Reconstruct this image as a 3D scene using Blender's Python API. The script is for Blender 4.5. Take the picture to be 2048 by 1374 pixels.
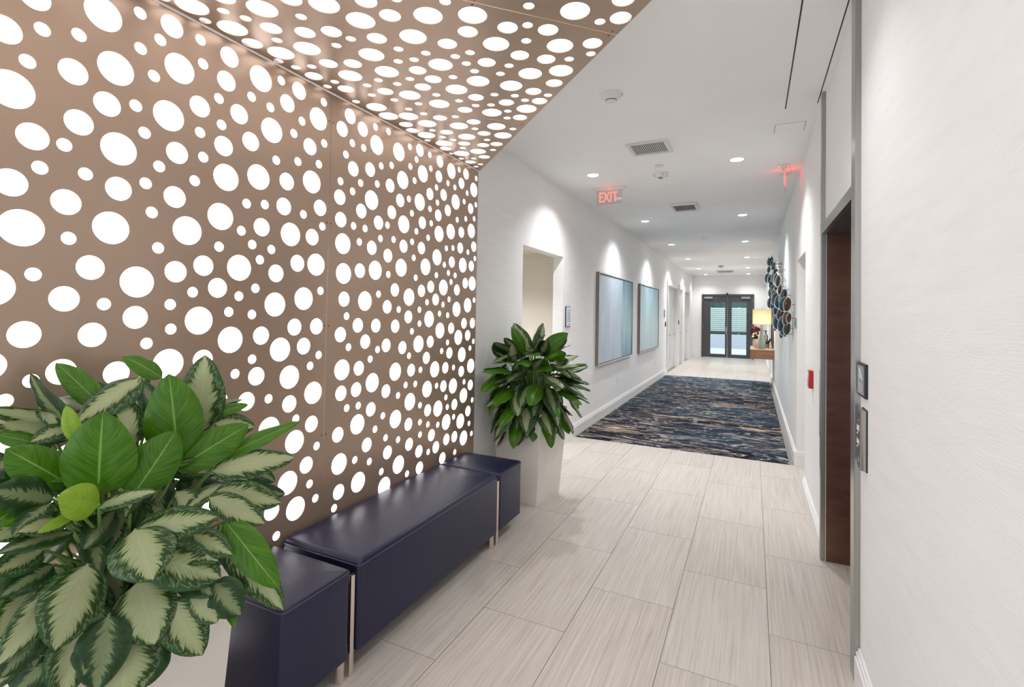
import bpy, bmesh, math, random
from mathutils import Vector, Matrix, noise

# ---------------------------------------------------------------- scene, camera, light
for o in list(bpy.data.objects):
    bpy.data.objects.remove(o, do_unlink=True)
SC = bpy.context.scene
COL = SC.collection
random.seed(11)

EYE = Vector((0.0, 0.0, 1.59))
cam_d = bpy.data.cameras.new('camera')
cam = bpy.data.objects.new('camera', cam_d)
COL.objects.link(cam)
right = Vector((0.8992965, 0.4370288, 0.0164815))
down = Vector((0.0059992, 0.0253550, -0.9996605))
fwd = Vector((-0.4372983, 0.8990901, 0.0201799))
m = Matrix((right, -down, -fwd)).transposed().to_4x4()
m.translation = EYE
cam.matrix_world = m
cam_d.sensor_width = 36.0
cam_d.lens = 990.034 / 2048 * 36.0
cam_d.shift_y = -(687.0 - 603.918) / 2048
cam_d.clip_start = 0.05
SC.camera = cam

SC.view_settings.view_transform = 'Standard'
SC.view_settings.look = 'None'
SC.view_settings.gamma = 1.0
SC.view_settings.use_curve_mapping = False
SC.view_settings.exposure = 1.15

world = bpy.data.worlds.new('overcast_sky')
SC.world = world
world.use_nodes = True
wb = world.node_tree.nodes['Background']
wb.inputs[0].default_value = (0.87, 0.95, 1.0, 1)
wb.inputs[1].default_value = WORLD_STRENGTH = 0.95
DOWNLIGHT_W = 68.0
GLOW = 1.0

# ---------------------------------------------------------------- materials
def _nodes(name):
    mt = bpy.data.materials.new(name)
    mt.use_nodes = True
    nt = mt.node_tree
    return mt, nt, nt.nodes['Principled BSDF']

def N(nt, t, **kw):
    n = nt.nodes.new(t)
    for k, v in kw.items():
        setattr(n, k, v)
    return n

def ramp(nt, fac, stops):
    r = N(nt, 'ShaderNodeValToRGB')
    cr = r.color_ramp
    while len(cr.elements) > 1:
        cr.elements.remove(cr.elements[-1])
    cr.elements[0].position = stops[0][0]
    cr.elements[0].color = (*stops[0][1], 1)
    for p, c in stops[1:]:
        e = cr.elements.new(p)
        e.color = (*c, 1)
    nt.links.new(fac, r.inputs[0])
    return r.outputs[0]

def coords(nt, kind='Object', scale=(1, 1, 1), loc=None):
    tc = N(nt, 'ShaderNodeTexCoord')
    mp = N(nt, 'ShaderNodeMapping')
    mp.inputs['Scale'].default_value = scale
    nt.links.new(tc.outputs[kind], mp.inputs[0])
    if loc is not None:
        nt.links.new(loc, mp.inputs['Location'])
    return mp.outputs[0]

def noise_tex(nt, vec, scale, detail=3.0, rough=0.5, dist=0.0):
    n = N(nt, 'ShaderNodeTexNoise')
    n.inputs['Scale'].default_value = scale
    n.inputs['Detail'].default_value = detail
    n.inputs['Roughness'].default_value = rough
    n.inputs['Distortion'].default_value = dist
    nt.links.new(vec, n.inputs['Vector'])
    return n.outputs[0]

def math_node(nt, op, a, b=None, clamp=False):
    n = N(nt, 'ShaderNodeMath', operation=op)
    n.use_clamp = clamp
    for i, v in enumerate((a, b)):
        if v is None:
            continue
        if isinstance(v, (int, float)):
            n.inputs[i].default_value = v
        else:
            nt.links.new(v, n.inputs[i])
    return n.outputs[0]

def mix(nt, fac, a, b):
    n = N(nt, 'ShaderNodeMix', data_type='RGBA')
    for idx, v in ((0, fac), (6, a), (7, b)):
        if isinstance(v, (int, float)):
            n.inputs[idx].default_value = v
        elif isinstance(v, tuple):
            n.inputs[idx].default_value = (*v, 1)
        else:
            nt.links.new(v, n.inputs[idx])
    return n.outputs[2]

def bump(nt, bs, h, strength=0.2, dist=0.002):
    b = N(nt, 'ShaderNodeBump')
    b.inputs['Strength'].default_value = strength
    b.inputs['Distance'].default_value = dist
    nt.links.new(h, b.inputs['Height'])
    nt.links.new(b.outputs[0], bs.inputs['Normal'])

def simple(name, col, rough=0.5, metal=0.0, var=0.06, scale=8.0, stretch=(1, 1, 1), bmp=0.0, bscale=60.0, coat=0.0):
    mt, nt, bs = _nodes(name)
    v = coords(nt, 'Object', stretch)
    f = noise_tex(nt, v, scale, 3)
    lo = tuple(max(0, c * (1 - var)) for c in col)
    hi = tuple(min(1, c * (1 + var)) for c in col)
    c = ramp(nt, f, [(0.3, lo), (0.7, hi)])
    nt.links.new(c, bs.inputs['Base Color'])
    bs.inputs['Roughness'].default_value = rough
    bs.inputs['Metallic'].default_value = metal
    bs.inputs['Coat Weight'].default_value = coat
    if bmp:
        bump(nt, bs, noise_tex(nt, v, bscale, 2), bmp)
    return mt

def emit(name, col, strength):
    mt, nt, bs = _nodes(name)
    bs.inputs['Base Color'].default_value = (*col, 1)
    bs.inputs['Emission Color'].default_value = (*col, 1)
    bs.inputs['Emission Strength'].default_value = strength
    return mt

M = {}
M['wall'] = simple('wallcovering_white', (0.885, 0.88, 0.875), 0.62, var=0.02, scale=3, stretch=(1, 1, 9), bmp=0.5, bscale=26)
M['ceiling'] = simple('ceiling_paint', (0.93, 0.93, 0.93), 0.8, var=0.015, scale=2)
M['alcove'] = simple('alcove_paint', (0.86, 0.81, 0.735), 0.75, var=0.02, scale=2)
M['trim'] = simple('white_trim_paint', (0.84, 0.83, 0.82), 0.35, var=0.015, scale=5)
M['door_paint'] = simple('grey_white_door_paint', (0.66, 0.655, 0.65), 0.4, var=0.02, scale=4)
M['bronze'] = simple('champagne_bronze_metal', (0.44, 0.325, 0.245), 0.30, metal=0.45, var=0.05, scale=1.3, bmp=0.03, bscale=300)
M['screw'] = simple('dark_screw', (0.12, 0.07, 0.05), 0.5, 0.6)
M['glow'] = emit('backlit_acrylic', (1.0, 0.975, 0.985), GLOW)
M['downlight'] = emit('downlight_lens', (1.0, 0.97, 0.88), 6.0)
M['steel'] = simple('brushed_stainless', (0.40, 0.39, 0.375), 0.28, 1.0, var=0.05, scale=30, stretch=(30, 30, 0.5), bmp=0.03, bscale=200)
M['steel_reflection'] = simple('steel_painted_reflection', (0.20, 0.115, 0.085), 0.30, 0.9, var=0.12, scale=6, stretch=(1, 1, 3))  # stainless steel; the brown is a painted reflection of the warm interior
M['chrome'] = simple('chrome', (0.78, 0.70, 0.62), 0.16, 1.0, var=0.02)
M['black'] = simple('matt_black', (0.012, 0.012, 0.013), 0.5)
M['grout'] = simple('grout', (0.30, 0.27, 0.24), 0.8)
M['navy'] = simple('navy_leather', (0.011, 0.013, 0.046), 0.36, var=0.10, scale=5, bmp=0.10, bscale=220)
M['navy_pipe'] = simple('navy_piping', (0.045, 0.045, 0.09), 0.34)
M['planter'] = simple('white_planter_resin', (0.78, 0.74, 0.69), 0.38, var=0.03, scale=3)
M['soil'] = simple('potting_bark', (0.05, 0.03, 0.018), 0.9, var=0.5, scale=40, bmp=0.8, bscale=80)
M['grey_frame'] = simple('charcoal_aluminium', (0.08, 0.08, 0.088), 0.4, 0.3)
M['closer'] = simple('grey_closer', (0.30, 0.30, 0.31), 0.4, 0.5)
M['silver'] = simple('champagne_silver_frame', (0.72, 0.71, 0.68), 0.3, 0.35)
M['frame_side'] = simple('taupe_frame_side', (0.26, 0.22, 0.19), 0.4, 0.5)
M['wood'] = simple('walnut_veneer', (0.36, 0.19, 0.095), 0.4, var=0.25, scale=4, stretch=(1, 1, 8))
M['wood_top'] = simple('oak_top', (0.62, 0.46, 0.32), 0.35, var=0.12, scale=4, stretch=(8, 1, 1))
M['red'] = simple('red_enamel', (0.52, 0.006, 0.008), 0.3)
M['white_plastic'] = simple('white_plastic', (0.80, 0.79, 0.77), 0.35, var=0.01)
M['vent'] = simple('vent_white', (0.74, 0.73, 0.71), 0.4, var=0.02)
M['vent_dark'] = simple('vent_plenum', (0.10, 0.098, 0.094), 0.8)
M['sign_grey'] = simple('sign_grey', (0.30, 0.31, 0.32), 0.35, 0.2)
M['sign_white'] = simple('sign_white', (0.72, 0.78, 0.84), 0.3)
M['sign_blue'] = simple('sign_blue_grey', (0.22, 0.27, 0.36), 0.4)
M['petiole'] = simple('green_stem', (0.16, 0.27, 0.07), 0.45, var=0.2)
M['concrete'] = simple('pale_concrete', (0.82, 0.83, 0.84), 0.8, var=0.04)
M['plaster'] = simple('white_plaster', (0.52, 0.54, 0.63), 0.8, var=0.03)
M['louvre'] = simple('pale_green_louvre', (0.50, 0.585, 0.55), 0.6, var=0.05)
M['rail_green'] = simple('dark_green_rail', (0.07, 0.11, 0.09), 0.5)
M['hedge'] = simple('hedge_leaves', (0.12, 0.17, 0.17), 0.8, var=0.9, scale=60)
M['flower'] = simple('burgundy_petal', (0.085, 0.004, 0.03), 0.6, var=0.3, scale=30)
M['flower_white'] = simple('cream_petal', (0.72, 0.68, 0.52), 0.6, var=0.1, scale=30)
M['dark_leaf'] = simple('dark_green_leaf', (0.012, 0.025, 0.015), 0.45, var=0.3)
M['pot_pink'] = simple('blush_ceramic', (0.66, 0.50, 0.44), 0.5)
M['lamp_glass'] = simple('smoked_sea_glass', (0.30, 0.37, 0.33), 0.12, var=0.15, scale=6)
M['mirror_frame'] = simple('bronze_frame', (0.12, 0.08, 0.06), 0.4, 0.6)
M['disc_rim'] = simple('pale_disc_rim', (0.66, 0.80, 0.84), 0.25, 0.2)
M['disc_teal'] = simple('dark_teal_metal', (0.03, 0.058, 0.068), 0.2, 0.7, var=0.4, scale=9)
M['disc_bronze'] = simple('dark_bronze_metal', (0.12, 0.05, 0.026), 0.2, 0.75, var=0.4, scale=9)
M['disc_olive'] = simple('smoky_olive_metal', (0.07, 0.066, 0.048), 0.2, 0.75, var=0.4, scale=9)

def tile_mat():
    mt, nt, bs = _nodes('vein_cut_porcelain')
    oi = N(nt, 'ShaderNodeObjectInfo')
    sc = N(nt, 'ShaderNodeVectorMath', operation='SCALE')
    cmb = N(nt, 'ShaderNodeCombineXYZ')
    nt.links.new(oi.outputs['Random'], cmb.inputs[0])
    nt.links.new(oi.outputs['Random'], cmb.inputs[1])
    nt.links.new(cmb.outputs[0], sc.inputs[0])
    sc.inputs['Scale'].default_value = 47.0
    v1 = coords(nt, 'Object', (90, 1.5, 1), sc.outputs[0])
    v2 = coords(nt, 'Object', (230, 4, 1), sc.outputs[0])
    v3 = coords(nt, 'Object', (3, 2, 1), sc.outputs[0])
    a = noise_tex(nt, v1, 1.0, 4, 0.6, 0.3)
    b = noise_tex(nt, v2, 1.0, 2, 0.6)
    c = noise_tex(nt, v3, 1.0, 2)
    f = math_node(nt, 'ADD', math_node(nt, 'MULTIPLY', a, 0.62), math_node(nt, 'MULTIPLY', b, 0.28))
    f = math_node(nt, 'ADD', f, math_node(nt, 'MULTIPLY', c, 0.14))
    f = math_node(nt, 'ADD', f, math_node(nt, 'MULTIPLY', math_node(nt, 'SUBTRACT', oi.outputs['Random'], 0.5), 0.06))
    col = ramp(nt, f, [(0.32, (0.41, 0.365, 0.32)), (0.46, (0.53, 0.48, 0.43)), (0.56, (0.60, 0.555, 0.505)), (0.72, (0.67, 0.63, 0.58))])
    nt.links.new(col, bs.inputs['Base Color'])
    bs.inputs['Roughness'].default_value = 0.36
    bump(nt, bs, f, 0.05)
    return mt
M['tile'] = tile_mat()

def carpet_mat():
    mt, nt, bs = _nodes('patterned_carpet')
    vb = coords(nt, 'Object', (0.55, 0.75, 1))
    big = noise_tex(nt, vb, 1.0, 2, 0.5, 0.4)
    vs = coords(nt, 'Object', (0.75, 4.6, 1))
    st = noise_tex(nt, vs, 1.0, 4, 0.58, 0.9)
    vl = coords(nt, 'Object', (1.2, 3.4, 1))
    ln = noise_tex(nt, vl, 1.1, 3, 0.55, 1.6)
    vl2 = coords(nt, 'Object', (3.2, 13.0, 1))
    ln2 = noise_tex(nt, vl2, 1.0, 2, 0.5, 1.8)
    fine = noise_tex(nt, coords(nt, 'Object', (1.5, 9, 1)), 2.0, 3, 0.6)
    base = ramp(nt, st, [(0.30, (0.006, 0.006, 0.010)), (0.50, (0.014, 0.014, 0.025)), (0.62, (0.030, 0.028, 0.040)), (0.78, (0.09, 0.08, 0.085))])
    teal = ramp(nt, st, [(0.30, (0.008, 0.020, 0.034)), (0.48, (0.014, 0.048, 0.085)), (0.62, (0.022, 0.068, 0.11)), (0.78, (0.12, 0.18, 0.22))])
    tf = ramp(nt, big, [(0.42, (0, 0, 0)), (0.60, (1, 1, 1))])
    # the blue part of the runner lies in its farther half
    tc = N(nt, 'ShaderNodeTexCoord')
    sp = N(nt, 'ShaderNodeSeparateXYZ')
    nt.links.new(tc.outputs['Object'], sp.inputs[0])
    gy = math_node(nt, 'ADD', math_node(nt, 'MULTIPLY', sp.outputs[1], 0.42), -0.30, True)
    tf2 = math_node(nt, 'MAXIMUM', math_node(nt, 'MULTIPLY', tf, 0.55), gy)
    c = mix(nt, tf2, base, teal)
    # broad cream streaks
    band = noise_tex(nt, coords(nt, 'Object', (0.40, 1.9, 1)), 1.0, 3, 0.5, 0.35)
    cut = math_node(nt, 'MULTIPLY', ramp(nt, band, [(0.57, (0, 0, 0)), (0.64, (1, 1, 1))]),
                    ramp(nt, fine, [(0.50, (0, 0, 0)), (0.58, (1, 1, 1))]))
    c = mix(nt, cut, c, (0.60, 0.45, 0.31))
    # thin squiggled contour lines
    d = math_node(nt, 'ABSOLUTE', math_node(nt, 'SUBTRACT', ln, 0.52))
    line = ramp(nt, d, [(0.012, (1, 1, 1)), (0.026, (0, 0, 0))])
    gate = ramp(nt, fine, [(0.40, (0, 0, 0)), (0.52, (1, 1, 1))])
    c = mix(nt, math_node(nt, 'MULTIPLY', math_node(nt, 'MULTIPLY', line, gate), 0.85), c, (0.50, 0.43, 0.36))
    d2 = math_node(nt, 'ABSOLUTE', math_node(nt, 'SUBTRACT', ln2, 0.60))
    line2 = ramp(nt, d2, [(0.012, (1, 1, 1)), (0.03, (0, 0, 0))])
    c = mix(nt, math_node(nt, 'MULTIPLY', line2, 0.30), c, (0.42, 0.42, 0.43))
    nt.links.new(c, bs.inputs['Base Color'])
    bs.inputs['Roughness'].default_value = 0.95
    bs.inputs['Specular IOR Level'].default_value = 0.1
    bump(nt, bs, fine, 0.3, 0.004)
    return mt
M['carpet'] = carpet_mat()

def leaf_mat(name, kind):
    mt, nt, bs = _nodes(name)
    tc = N(nt, 'ShaderNodeTexCoord')
    sp = N(nt, 'ShaderNodeSeparateXYZ')
    nt.links.new(tc.outputs['UV'], sp.inputs[0])
    au = math_node(nt, 'ABSOLUTE', math_node(nt, 'SUBTRACT', math_node(nt, 'MULTIPLY', sp.outputs[0], 2.0), 1.0))
    v = sp.outputs[1]
    oi = N(nt, 'ShaderNodeObjectInfo')
    cm = N(nt, 'ShaderNodeCombineXYZ')
    # side-vein direction: streaks run outward and towards the tip
    nt.links.new(math_node(nt, 'MULTIPLY', math_node(nt, 'SUBTRACT', v, math_node(nt, 'MULTIPLY', au, 0.30)), 26.0), cm.inputs[0])
    nt.links.new(math_node(nt, 'MULTIPLY', sp.outputs[0], 3.0), cm.inputs[1])
    nt.links.new(math_node(nt, 'MULTIPLY', oi.outputs['Random'], 60.0), cm.inputs[2])
    nz = noise_tex(nt, cm.outputs[0], 1.0, 3, 0.6)
    rib = ramp(nt, au, [(0.015, (1, 1, 1)), (0.05, (0, 0, 0))])
    if kind == 'v':
        f = math_node(nt, 'ADD', au, math_node(nt, 'MULTIPLY', math_node(nt, 'SUBTRACT', nz, 0.5), 1.15))
        edge = math_node(nt, 'MULTIPLY', math_node(nt, 'ABSOLUTE', math_node(nt, 'SUBTRACT', v, 0.45)), 0.30)
        f = math_node(nt, 'ADD', f, edge)
        f = math_node(nt, 'ADD', f, math_node(nt, 'MULTIPLY', math_node(nt, 'SUBTRACT', oi.outputs['Random'], 0.5), 0.30))
        col = ramp(nt, f, [(0.30, (0.38, 0.42, 0.23)), (0.52, (0.27, 0.34, 0.15)), (0.61, (0.028, 0.072, 0.010)), (0.80, (0.016, 0.048, 0.008)), (0.88, (0.20, 0.27, 0.14)), (0.93, (0.025, 0.085, 0.018))])
        col = mix(nt, math_node(nt, 'MULTIPLY', rib, 0.35), col, (0.45, 0.50, 0.30))
        rough = 0.34
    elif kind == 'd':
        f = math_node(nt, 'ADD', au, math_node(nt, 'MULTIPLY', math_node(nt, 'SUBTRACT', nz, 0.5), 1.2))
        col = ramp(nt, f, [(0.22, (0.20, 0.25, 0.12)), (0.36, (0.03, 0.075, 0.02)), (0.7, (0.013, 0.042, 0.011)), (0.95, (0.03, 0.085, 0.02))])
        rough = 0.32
    else:
        hi = (0.085, 0.225, 0.010) if kind == 'g' else (0.30, 0.47, 0.045)
        lo = (0.032, 0.118, 0.005) if kind == 'g' else (0.19, 0.36, 0.02)
        col = ramp(nt, nz, [(0.3, lo), (0.7, hi)])
        col = mix(nt, math_node(nt, 'MULTIPLY', rib, 0.8), col, (0.26, 0.44, 0.09))
        rough = 0.32
    nt.links.new(col, bs.inputs['Base Color'])
    bs.inputs['Roughness'].default_value = rough
    bs.inputs['Specular IOR Level'].default_value = 0.35
    bs.inputs['Transmission Weight'].default_value = 0.0
    # a leaf lets some light through
    tr = N(nt, 'ShaderNodeBsdfTranslucent')
    nt.links.new(col, tr.inputs[0])
    ms = N(nt, 'ShaderNodeMixShader')
    ms.inputs[0].default_value = 0.22
    out = nt.nodes['Material Output']
    nt.links.new(bs.outputs[0], ms.inputs[1])
    nt.links.new(tr.outputs[0], ms.inputs[2])
    nt.links.new(ms.outputs[0], out.inputs[0])
    bump(nt, bs, nz, 0.15, 0.002)
    return mt
M['leaf_v'] = leaf_mat('variegated_leaf', 'v')
M['leaf_d'] = leaf_mat('dark_variegated_leaf', 'd')
M['leaf_g'] = leaf_mat('plain_green_leaf', 'g')
M['leaf_y'] = leaf_mat('young_lime_leaf', 'y')

def painting_mat(name, which):
    mt, nt, bs = _nodes(name)
    tc = N(nt, 'ShaderNodeTexCoord')
    sp = N(nt, 'ShaderNodeSeparateXYZ')
    nt.links.new(tc.outputs['Object'], sp.inputs[0])
    y, z = sp.outputs[1], sp.outputs[2]       # y along the wall (0..2.3), z up (0..1.4)
    vert = noise_tex(nt, coords(nt, 'Object', (1, 4.2, 0.55)), 1.5, 5, 0.62, 0.9)
    fine = noise_tex(nt, coords(nt, 'Object', (1, 22, 5.0)), 1.0, 4, 0.65, 0.6)
    soft = noise_tex(nt, coords(nt, 'Object', (1, 1.6, 1.2)), 1.3, 2, 0.5)
    if which == 1:
        left = ramp(nt, vert, [(0.3, (0.40, 0.56, 0.68)), (0.5, (0.52, 0.60, 0.70)), (0.68, (0.62, 0.66, 0.72))])
        g = math_node(nt, 'MULTIPLY', z, 0.72, True)
        rt = ramp(nt, g, [(0.0, (0.16, 0.34, 0.45)), (0.35, (0.40, 0.62, 0.68)), (0.62, (0.34, 0.58, 0.64)), (0.95, (0.14, 0.33, 0.46))])
        rt = mix(nt, ramp(nt, vert, [(0.45, (0, 0, 0)), (0.7, (0.7, 0.7, 0.7))]), rt, (0.55, 0.72, 0.76))
        m_ = ramp(nt, y, [(0.700, (0, 0, 0)), (0.706, (1, 1, 1))])
        yy = math_node(nt, 'MULTIPLY', y, 0.4348)
        m_ = ramp(nt, yy, [(0.645, (0, 0, 0)), (0.652, (1, 1, 1))])
        c = mix(nt, m_, left, rt)
        seam = math_node(nt, 'ABSOLUTE', math_node(nt, 'SUBTRACT', yy, 0.646))
        ln = math_node(nt, 'MULTIPLY', ramp(nt, seam, [(0.004, (1, 1, 1)), (0.010, (0, 0, 0))]), ramp(nt, fine, [(0.42, (0, 0, 0)), (0.56, (1, 1, 1))]))
        low = ramp(nt, z, [(0.45, (1, 1, 1)), (0.75, (0, 0, 0))])
        c = mix(nt, math_node(nt, 'MULTIPLY', ln, low), c, (0.12, 0.20, 0.26))
    else:
        g = math_node(nt, 'MULTIPLY', z, 0.72, True)
        c = ramp(nt, g, [(0.0, (0.56, 0.68, 0.74)), (0.35, (0.58, 0.74, 0.77)), (0.62, (0.42, 0.66, 0.72)), (0.85, (0.36, 0.54, 0.64)), (1.0, (0.22, 0.42, 0.54))])
        c = mix(nt, ramp(nt, vert, [(0.45, (0, 0, 0)), (0.72, (0.8, 0.8, 0.8))]), c, (0.66, 0.78, 0.80))
        yy = math_node(nt, 'MULTIPLY', y, 0.4566)
        seam = math_node(nt, 'ABSOLUTE', math_node(nt, 'SUBTRACT', yy, 0.53))
        ln = math_node(nt, 'MULTIPLY', ramp(nt, seam, [(0.005, (1, 1, 1)), (0.013, (0, 0, 0))]), ramp(nt, fine, [(0.40, (0, 0, 0)), (0.54, (1, 1, 1))]))
        c = mix(nt, ln, c, (0.14, 0.24, 0.30))
    spots = ramp(nt, noise_tex(nt, coords(nt, 'Object', (1, 26, 9)), 1.0, 2, 0.6), [(0.64, (0, 0, 0)), (0.70, (1, 1, 1))])
    gate = ramp(nt, soft, [(0.48, (0, 0, 0)), (0.62, (1, 1, 1))])
    c = mix(nt, math_node(nt, 'MULTIPLY', math_node(nt, 'MULTIPLY', spots, gate), 0.7), c, (0.10, 0.22, 0.30))
    nt.links.new(c, bs.inputs['Base Color'])
    bs.inputs['Roughness'].default_value = 0.45
    bump(nt, bs, fine, 0.2)
    return mt

def glass_mat(name, col=(0.93, 0.97, 0.96)):
    mt, nt, bs = _nodes(name)
    out = nt.nodes['Material Output']
    t = N(nt, 'ShaderNodeBsdfTransparent')
    t.inputs[0].default_value = (*col, 1)
    g = N(nt, 'ShaderNodeBsdfGlossy')
    g.inputs['Roughness'].default_value = 0.03
    lw = N(nt, 'ShaderNodeLayerWeight')
    lw.inputs[0].default_value = 0.25
    ms = N(nt, 'ShaderNodeMixShader')
    nt.links.new(math_node(nt, 'MULTIPLY', lw.outputs['Fresnel'], 0.6), ms.inputs[0])
    nt.links.new(t.outputs[0], ms.inputs[1])
    nt.links.new(g.outputs[0], ms.inputs[2])
    nt.links.new(ms.outputs[0], out.inputs[0])
    return mt
M['glass'] = glass_mat('door_glass', (0.86, 0.90, 0.89))
M['acrylic'] = glass_mat('clear_acrylic', (0.94, 0.90, 0.89))
M['exit_red'] = emit('exit_letter_red', (1.0, 0.16, 0.13), 0.75)
M['exit_lens'] = emit('exit_led', (1.0, 0.25, 0.22), 0.8)

def shade_mat():
    mt, nt, bs = _nodes('linen_lamp_shade')
    v = coords(nt, 'Object', (40, 40, 60))
    c = ramp(nt, noise_tex(nt, v, 4.0, 2), [(0.3, (0.80, 0.67, 0.52)), (0.7, (0.90, 0.78, 0.63))])
    nt.links.new(c, bs.inputs['Base Color'])
    bs.inputs['Roughness'].default_value = 0.9
    tr = N(nt, 'ShaderNodeBsdfTranslucent')
    nt.links.new(c, tr.inputs[0])
    ms = N(nt, 'ShaderNodeMixShader')
    ms.inputs[0].default_value = 0.55
    nt.links.new(bs.outputs[0], ms.inputs[1])
    nt.links.new(tr.outputs[0], ms.inputs[2])
    nt.links.new(ms.outputs[0], nt.nodes['Material Output'].inputs[0])
    return mt
M['shade'] = shade_mat()

# ---------------------------------------------------------------- mesh helpers
class MB:
    def __init__(self):
        self.bm = bmesh.new()

    def box(self, x0, x1, y0, y1, z0, z1, bev=0.0, seg=2):
        bm = self.bm if not bev else bmesh.new()
        vs = [bm.verts.new((x, y, z)) for x in (x0, x1) for y in (y0, y1) for z in (z0, z1)]
        for f in ((0, 1, 3, 2), (4, 6, 7, 5), (0, 4, 5, 1), (2, 3, 7, 6), (0, 2, 6, 4), (1, 5, 7, 3)):
            bm.faces.new([vs[i] for i in f])
        if bev:
            bmesh.ops.bevel(bm, geom=bm.edges[:], offset=bev, segments=seg, affect='EDGES', profile=0.5)
            self.merge(bm)
        return self

    def merge(self, other):
        me = bpy.data.meshes.new('tmp')
        other.to_mesh(me)
        other.free()
        self.bm.from_mesh(me)
        bpy.data.meshes.remove(me)

    def prism(self, pts, z0, z1):
        bm = self.bm
        a = [bm.verts.new((p[0], p[1], z0)) for p in pts]
        b = [bm.verts.new((p[0], p[1], z1)) for p in pts]
        n = len(pts)
        bm.faces.new(a[::-1])
        bm.faces.new(b)
        for i in range(n):
            bm.faces.new((a[i], a[(i + 1) % n], b[(i + 1) % n], b[i]))
        return self

    def lathe(self, prof, cx=0, cy=0, cz=0, n=32, close=True):
        """prof: (radius, z) from bottom to top."""
        bm = self.bm
        rings = []
        for r, z in prof:
            if r < 1e-6:
                rings.append([bm.verts.new((cx, cy, cz + z))])
            else:
                rings.append([bm.verts.new((cx + r * math.cos(2 * math.pi * i / n), cy + r * math.sin(2 * math.pi * i / n), cz + z)) for i in range(n)])
        for a, b in zip(rings[:-1], rings[1:]):
            if len(a) == 1 and len(b) == 1:
                continue
            for i in range(n):
                j = (i + 1) % n
                if len(a) == 1:
                    bm.faces.new((a[0], b[j], b[i]))
                elif len(b) == 1:
                    bm.faces.new((a[i], a[j], b[0]))
                else:
                    bm.faces.new((a[i], a[j], b[j], b[i]))
        if close:
            for r in (rings[0], rings[-1]):
                if len(r) > 2:
                    bm.faces.new(r)
        return self

    def tube(self, pts, r, n=8):
        bm = self.bm
        pts = [Vector(p) for p in pts]
        rad = r if isinstance(r, (list, tuple)) else [r] * len(pts)
        rings = []
        up = Vector((0.31, 0.17, 0.93))
        for i, p in enumerate(pts):
            t = (pts[min(i + 1, len(pts) - 1)] - pts[max(i - 1, 0)]).normalized()
            s = t.cross(up)
            if s.length < 1e-3:
                s = t.cross(Vector((1, 0, 0)))
            s.normalize()
            w = s.cross(t)
            rings.append([bm.verts.new(p + (s * math.cos(2 * math.pi * k / n) + w * math.sin(2 * math.pi * k / n)) * rad[i]) for k in range(n)])
        for a, b in zip(rings[:-1], rings[1:]):
            for k in range(n):
                bm.faces.new((a[k], a[(k + 1) % n], b[(k + 1) % n], b[k]))
        bm.faces.new(rings[0][::-1])
        bm.faces.new(rings[-1])
        return self

    def xform(self, mat):
        self.bm.transform(mat)
        return self

    def build(self, name, mat, parent=None, smooth=False, loc=None):
        bm = self.bm
        bmesh.ops.recalc_face_normals(bm, faces=bm.faces[:])
        me = bpy.data.meshes.new(name)
        bm.to_mesh(me)
        bm.free()
        if smooth:
            me.polygons.foreach_set('use_smooth', [True] * len(me.polygons))
            try:
                me.set_sharp_from_angle(angle=math.radians(40))
            except Exception:
                pass
        me.materials.append(M[mat] if isinstance(mat, str) else mat)
        o = bpy.data.objects.new(name, me)
        COL.objects.link(o)
        if parent:
            o.parent = parent
        if loc is not None:
            o.location = loc
        return o

def bx(*a, **k):
    return MB().box(*a, **k)

def thing(name, label, cat, loc=(0, 0, 0), rotz=0.0, group=None):
    o = bpy.data.objects.new(name, None)
    o.empty_display_size = 0.1
    COL.objects.link(o)
    o.location = loc
    o.rotation_euler = (0, 0, rotz)
    return tag(o, label, cat, group)

def tag(o, label, cat, group=None):
    o['label'] = label
    o['category'] = cat
    if group:
        o['group'] = group
    return o

def struct(o, label=None):
    o['kind'] = 'structure'
    if label:
        o['label'] = label
    return o

def text_mesh(txt, size, extrude, mat, name, parent=None, matrix=None, xscale=1.0):
    cu = bpy.data.curves.new('t', 'FONT')
    cu.body = txt
    cu.size = size
    cu.extrude = extrude
    cu.align_x = 'CENTER'
    cu.align_y = 'CENTER'
    cu.offset = size * 0.012
    o = bpy.data.objects.new('t', cu)
    COL.objects.link(o)
    dg = bpy.context.evaluated_depsgraph_get()
    me = bpy.data.meshes.new_from_object(o.evaluated_get(dg))
    bpy.data.objects.remove(o, do_unlink=True)
    bpy.data.curves.remove(cu)
    me.name = name
    mt = Matrix.Diagonal((xscale, 1, 1, 1))
    if matrix is not None:
        mt = matrix @ mt
    me.transform(mt)
    me.materials.clear()
    me.materials.append(M[mat])
    r = bpy.data.objects.new(name, me)
    COL.objects.link(r)
    r.parent = parent
    return r

def perforated_mesh(outline, holes, thick, name):
    """flat sheet in local XY with real round holes; outline ccw, holes (x, y, r)."""
    cu = bpy.data.curves.new('p', 'CURVE')
    cu.dimensions = '2D'
    cu.fill_mode = 'BOTH'
    cu.extrude = thick / 2
    def spl(pts):
        s = cu.splines.new('POLY')
        s.points.add(len(pts) - 1)
        for p, q in zip(s.points, pts):
            p.co = (q[0], q[1], 0, 1)
        s.use_cyclic_u = True
    spl(outline)
    for x, y, r in holes:
        k = 40 if r > 0.05 else 32 if r > 0.03 else 22
        spl([(x + r * math.cos(2 * math.pi * i / k), y + r * math.sin(2 * math.pi * i / k)) for i in range(k)])
    o = bpy.data.objects.new('p', cu)
    COL.objects.link(o)
    dg = bpy.context.evaluated_depsgraph_get()
    me = bpy.data.meshes.new_from_object(o.evaluated_get(dg))
    bpy.data.objects.remove(o, do_unlink=True)
    bpy.data.curves.remove(cu)
    me.name = name
    me.materials.clear()
    return me

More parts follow.
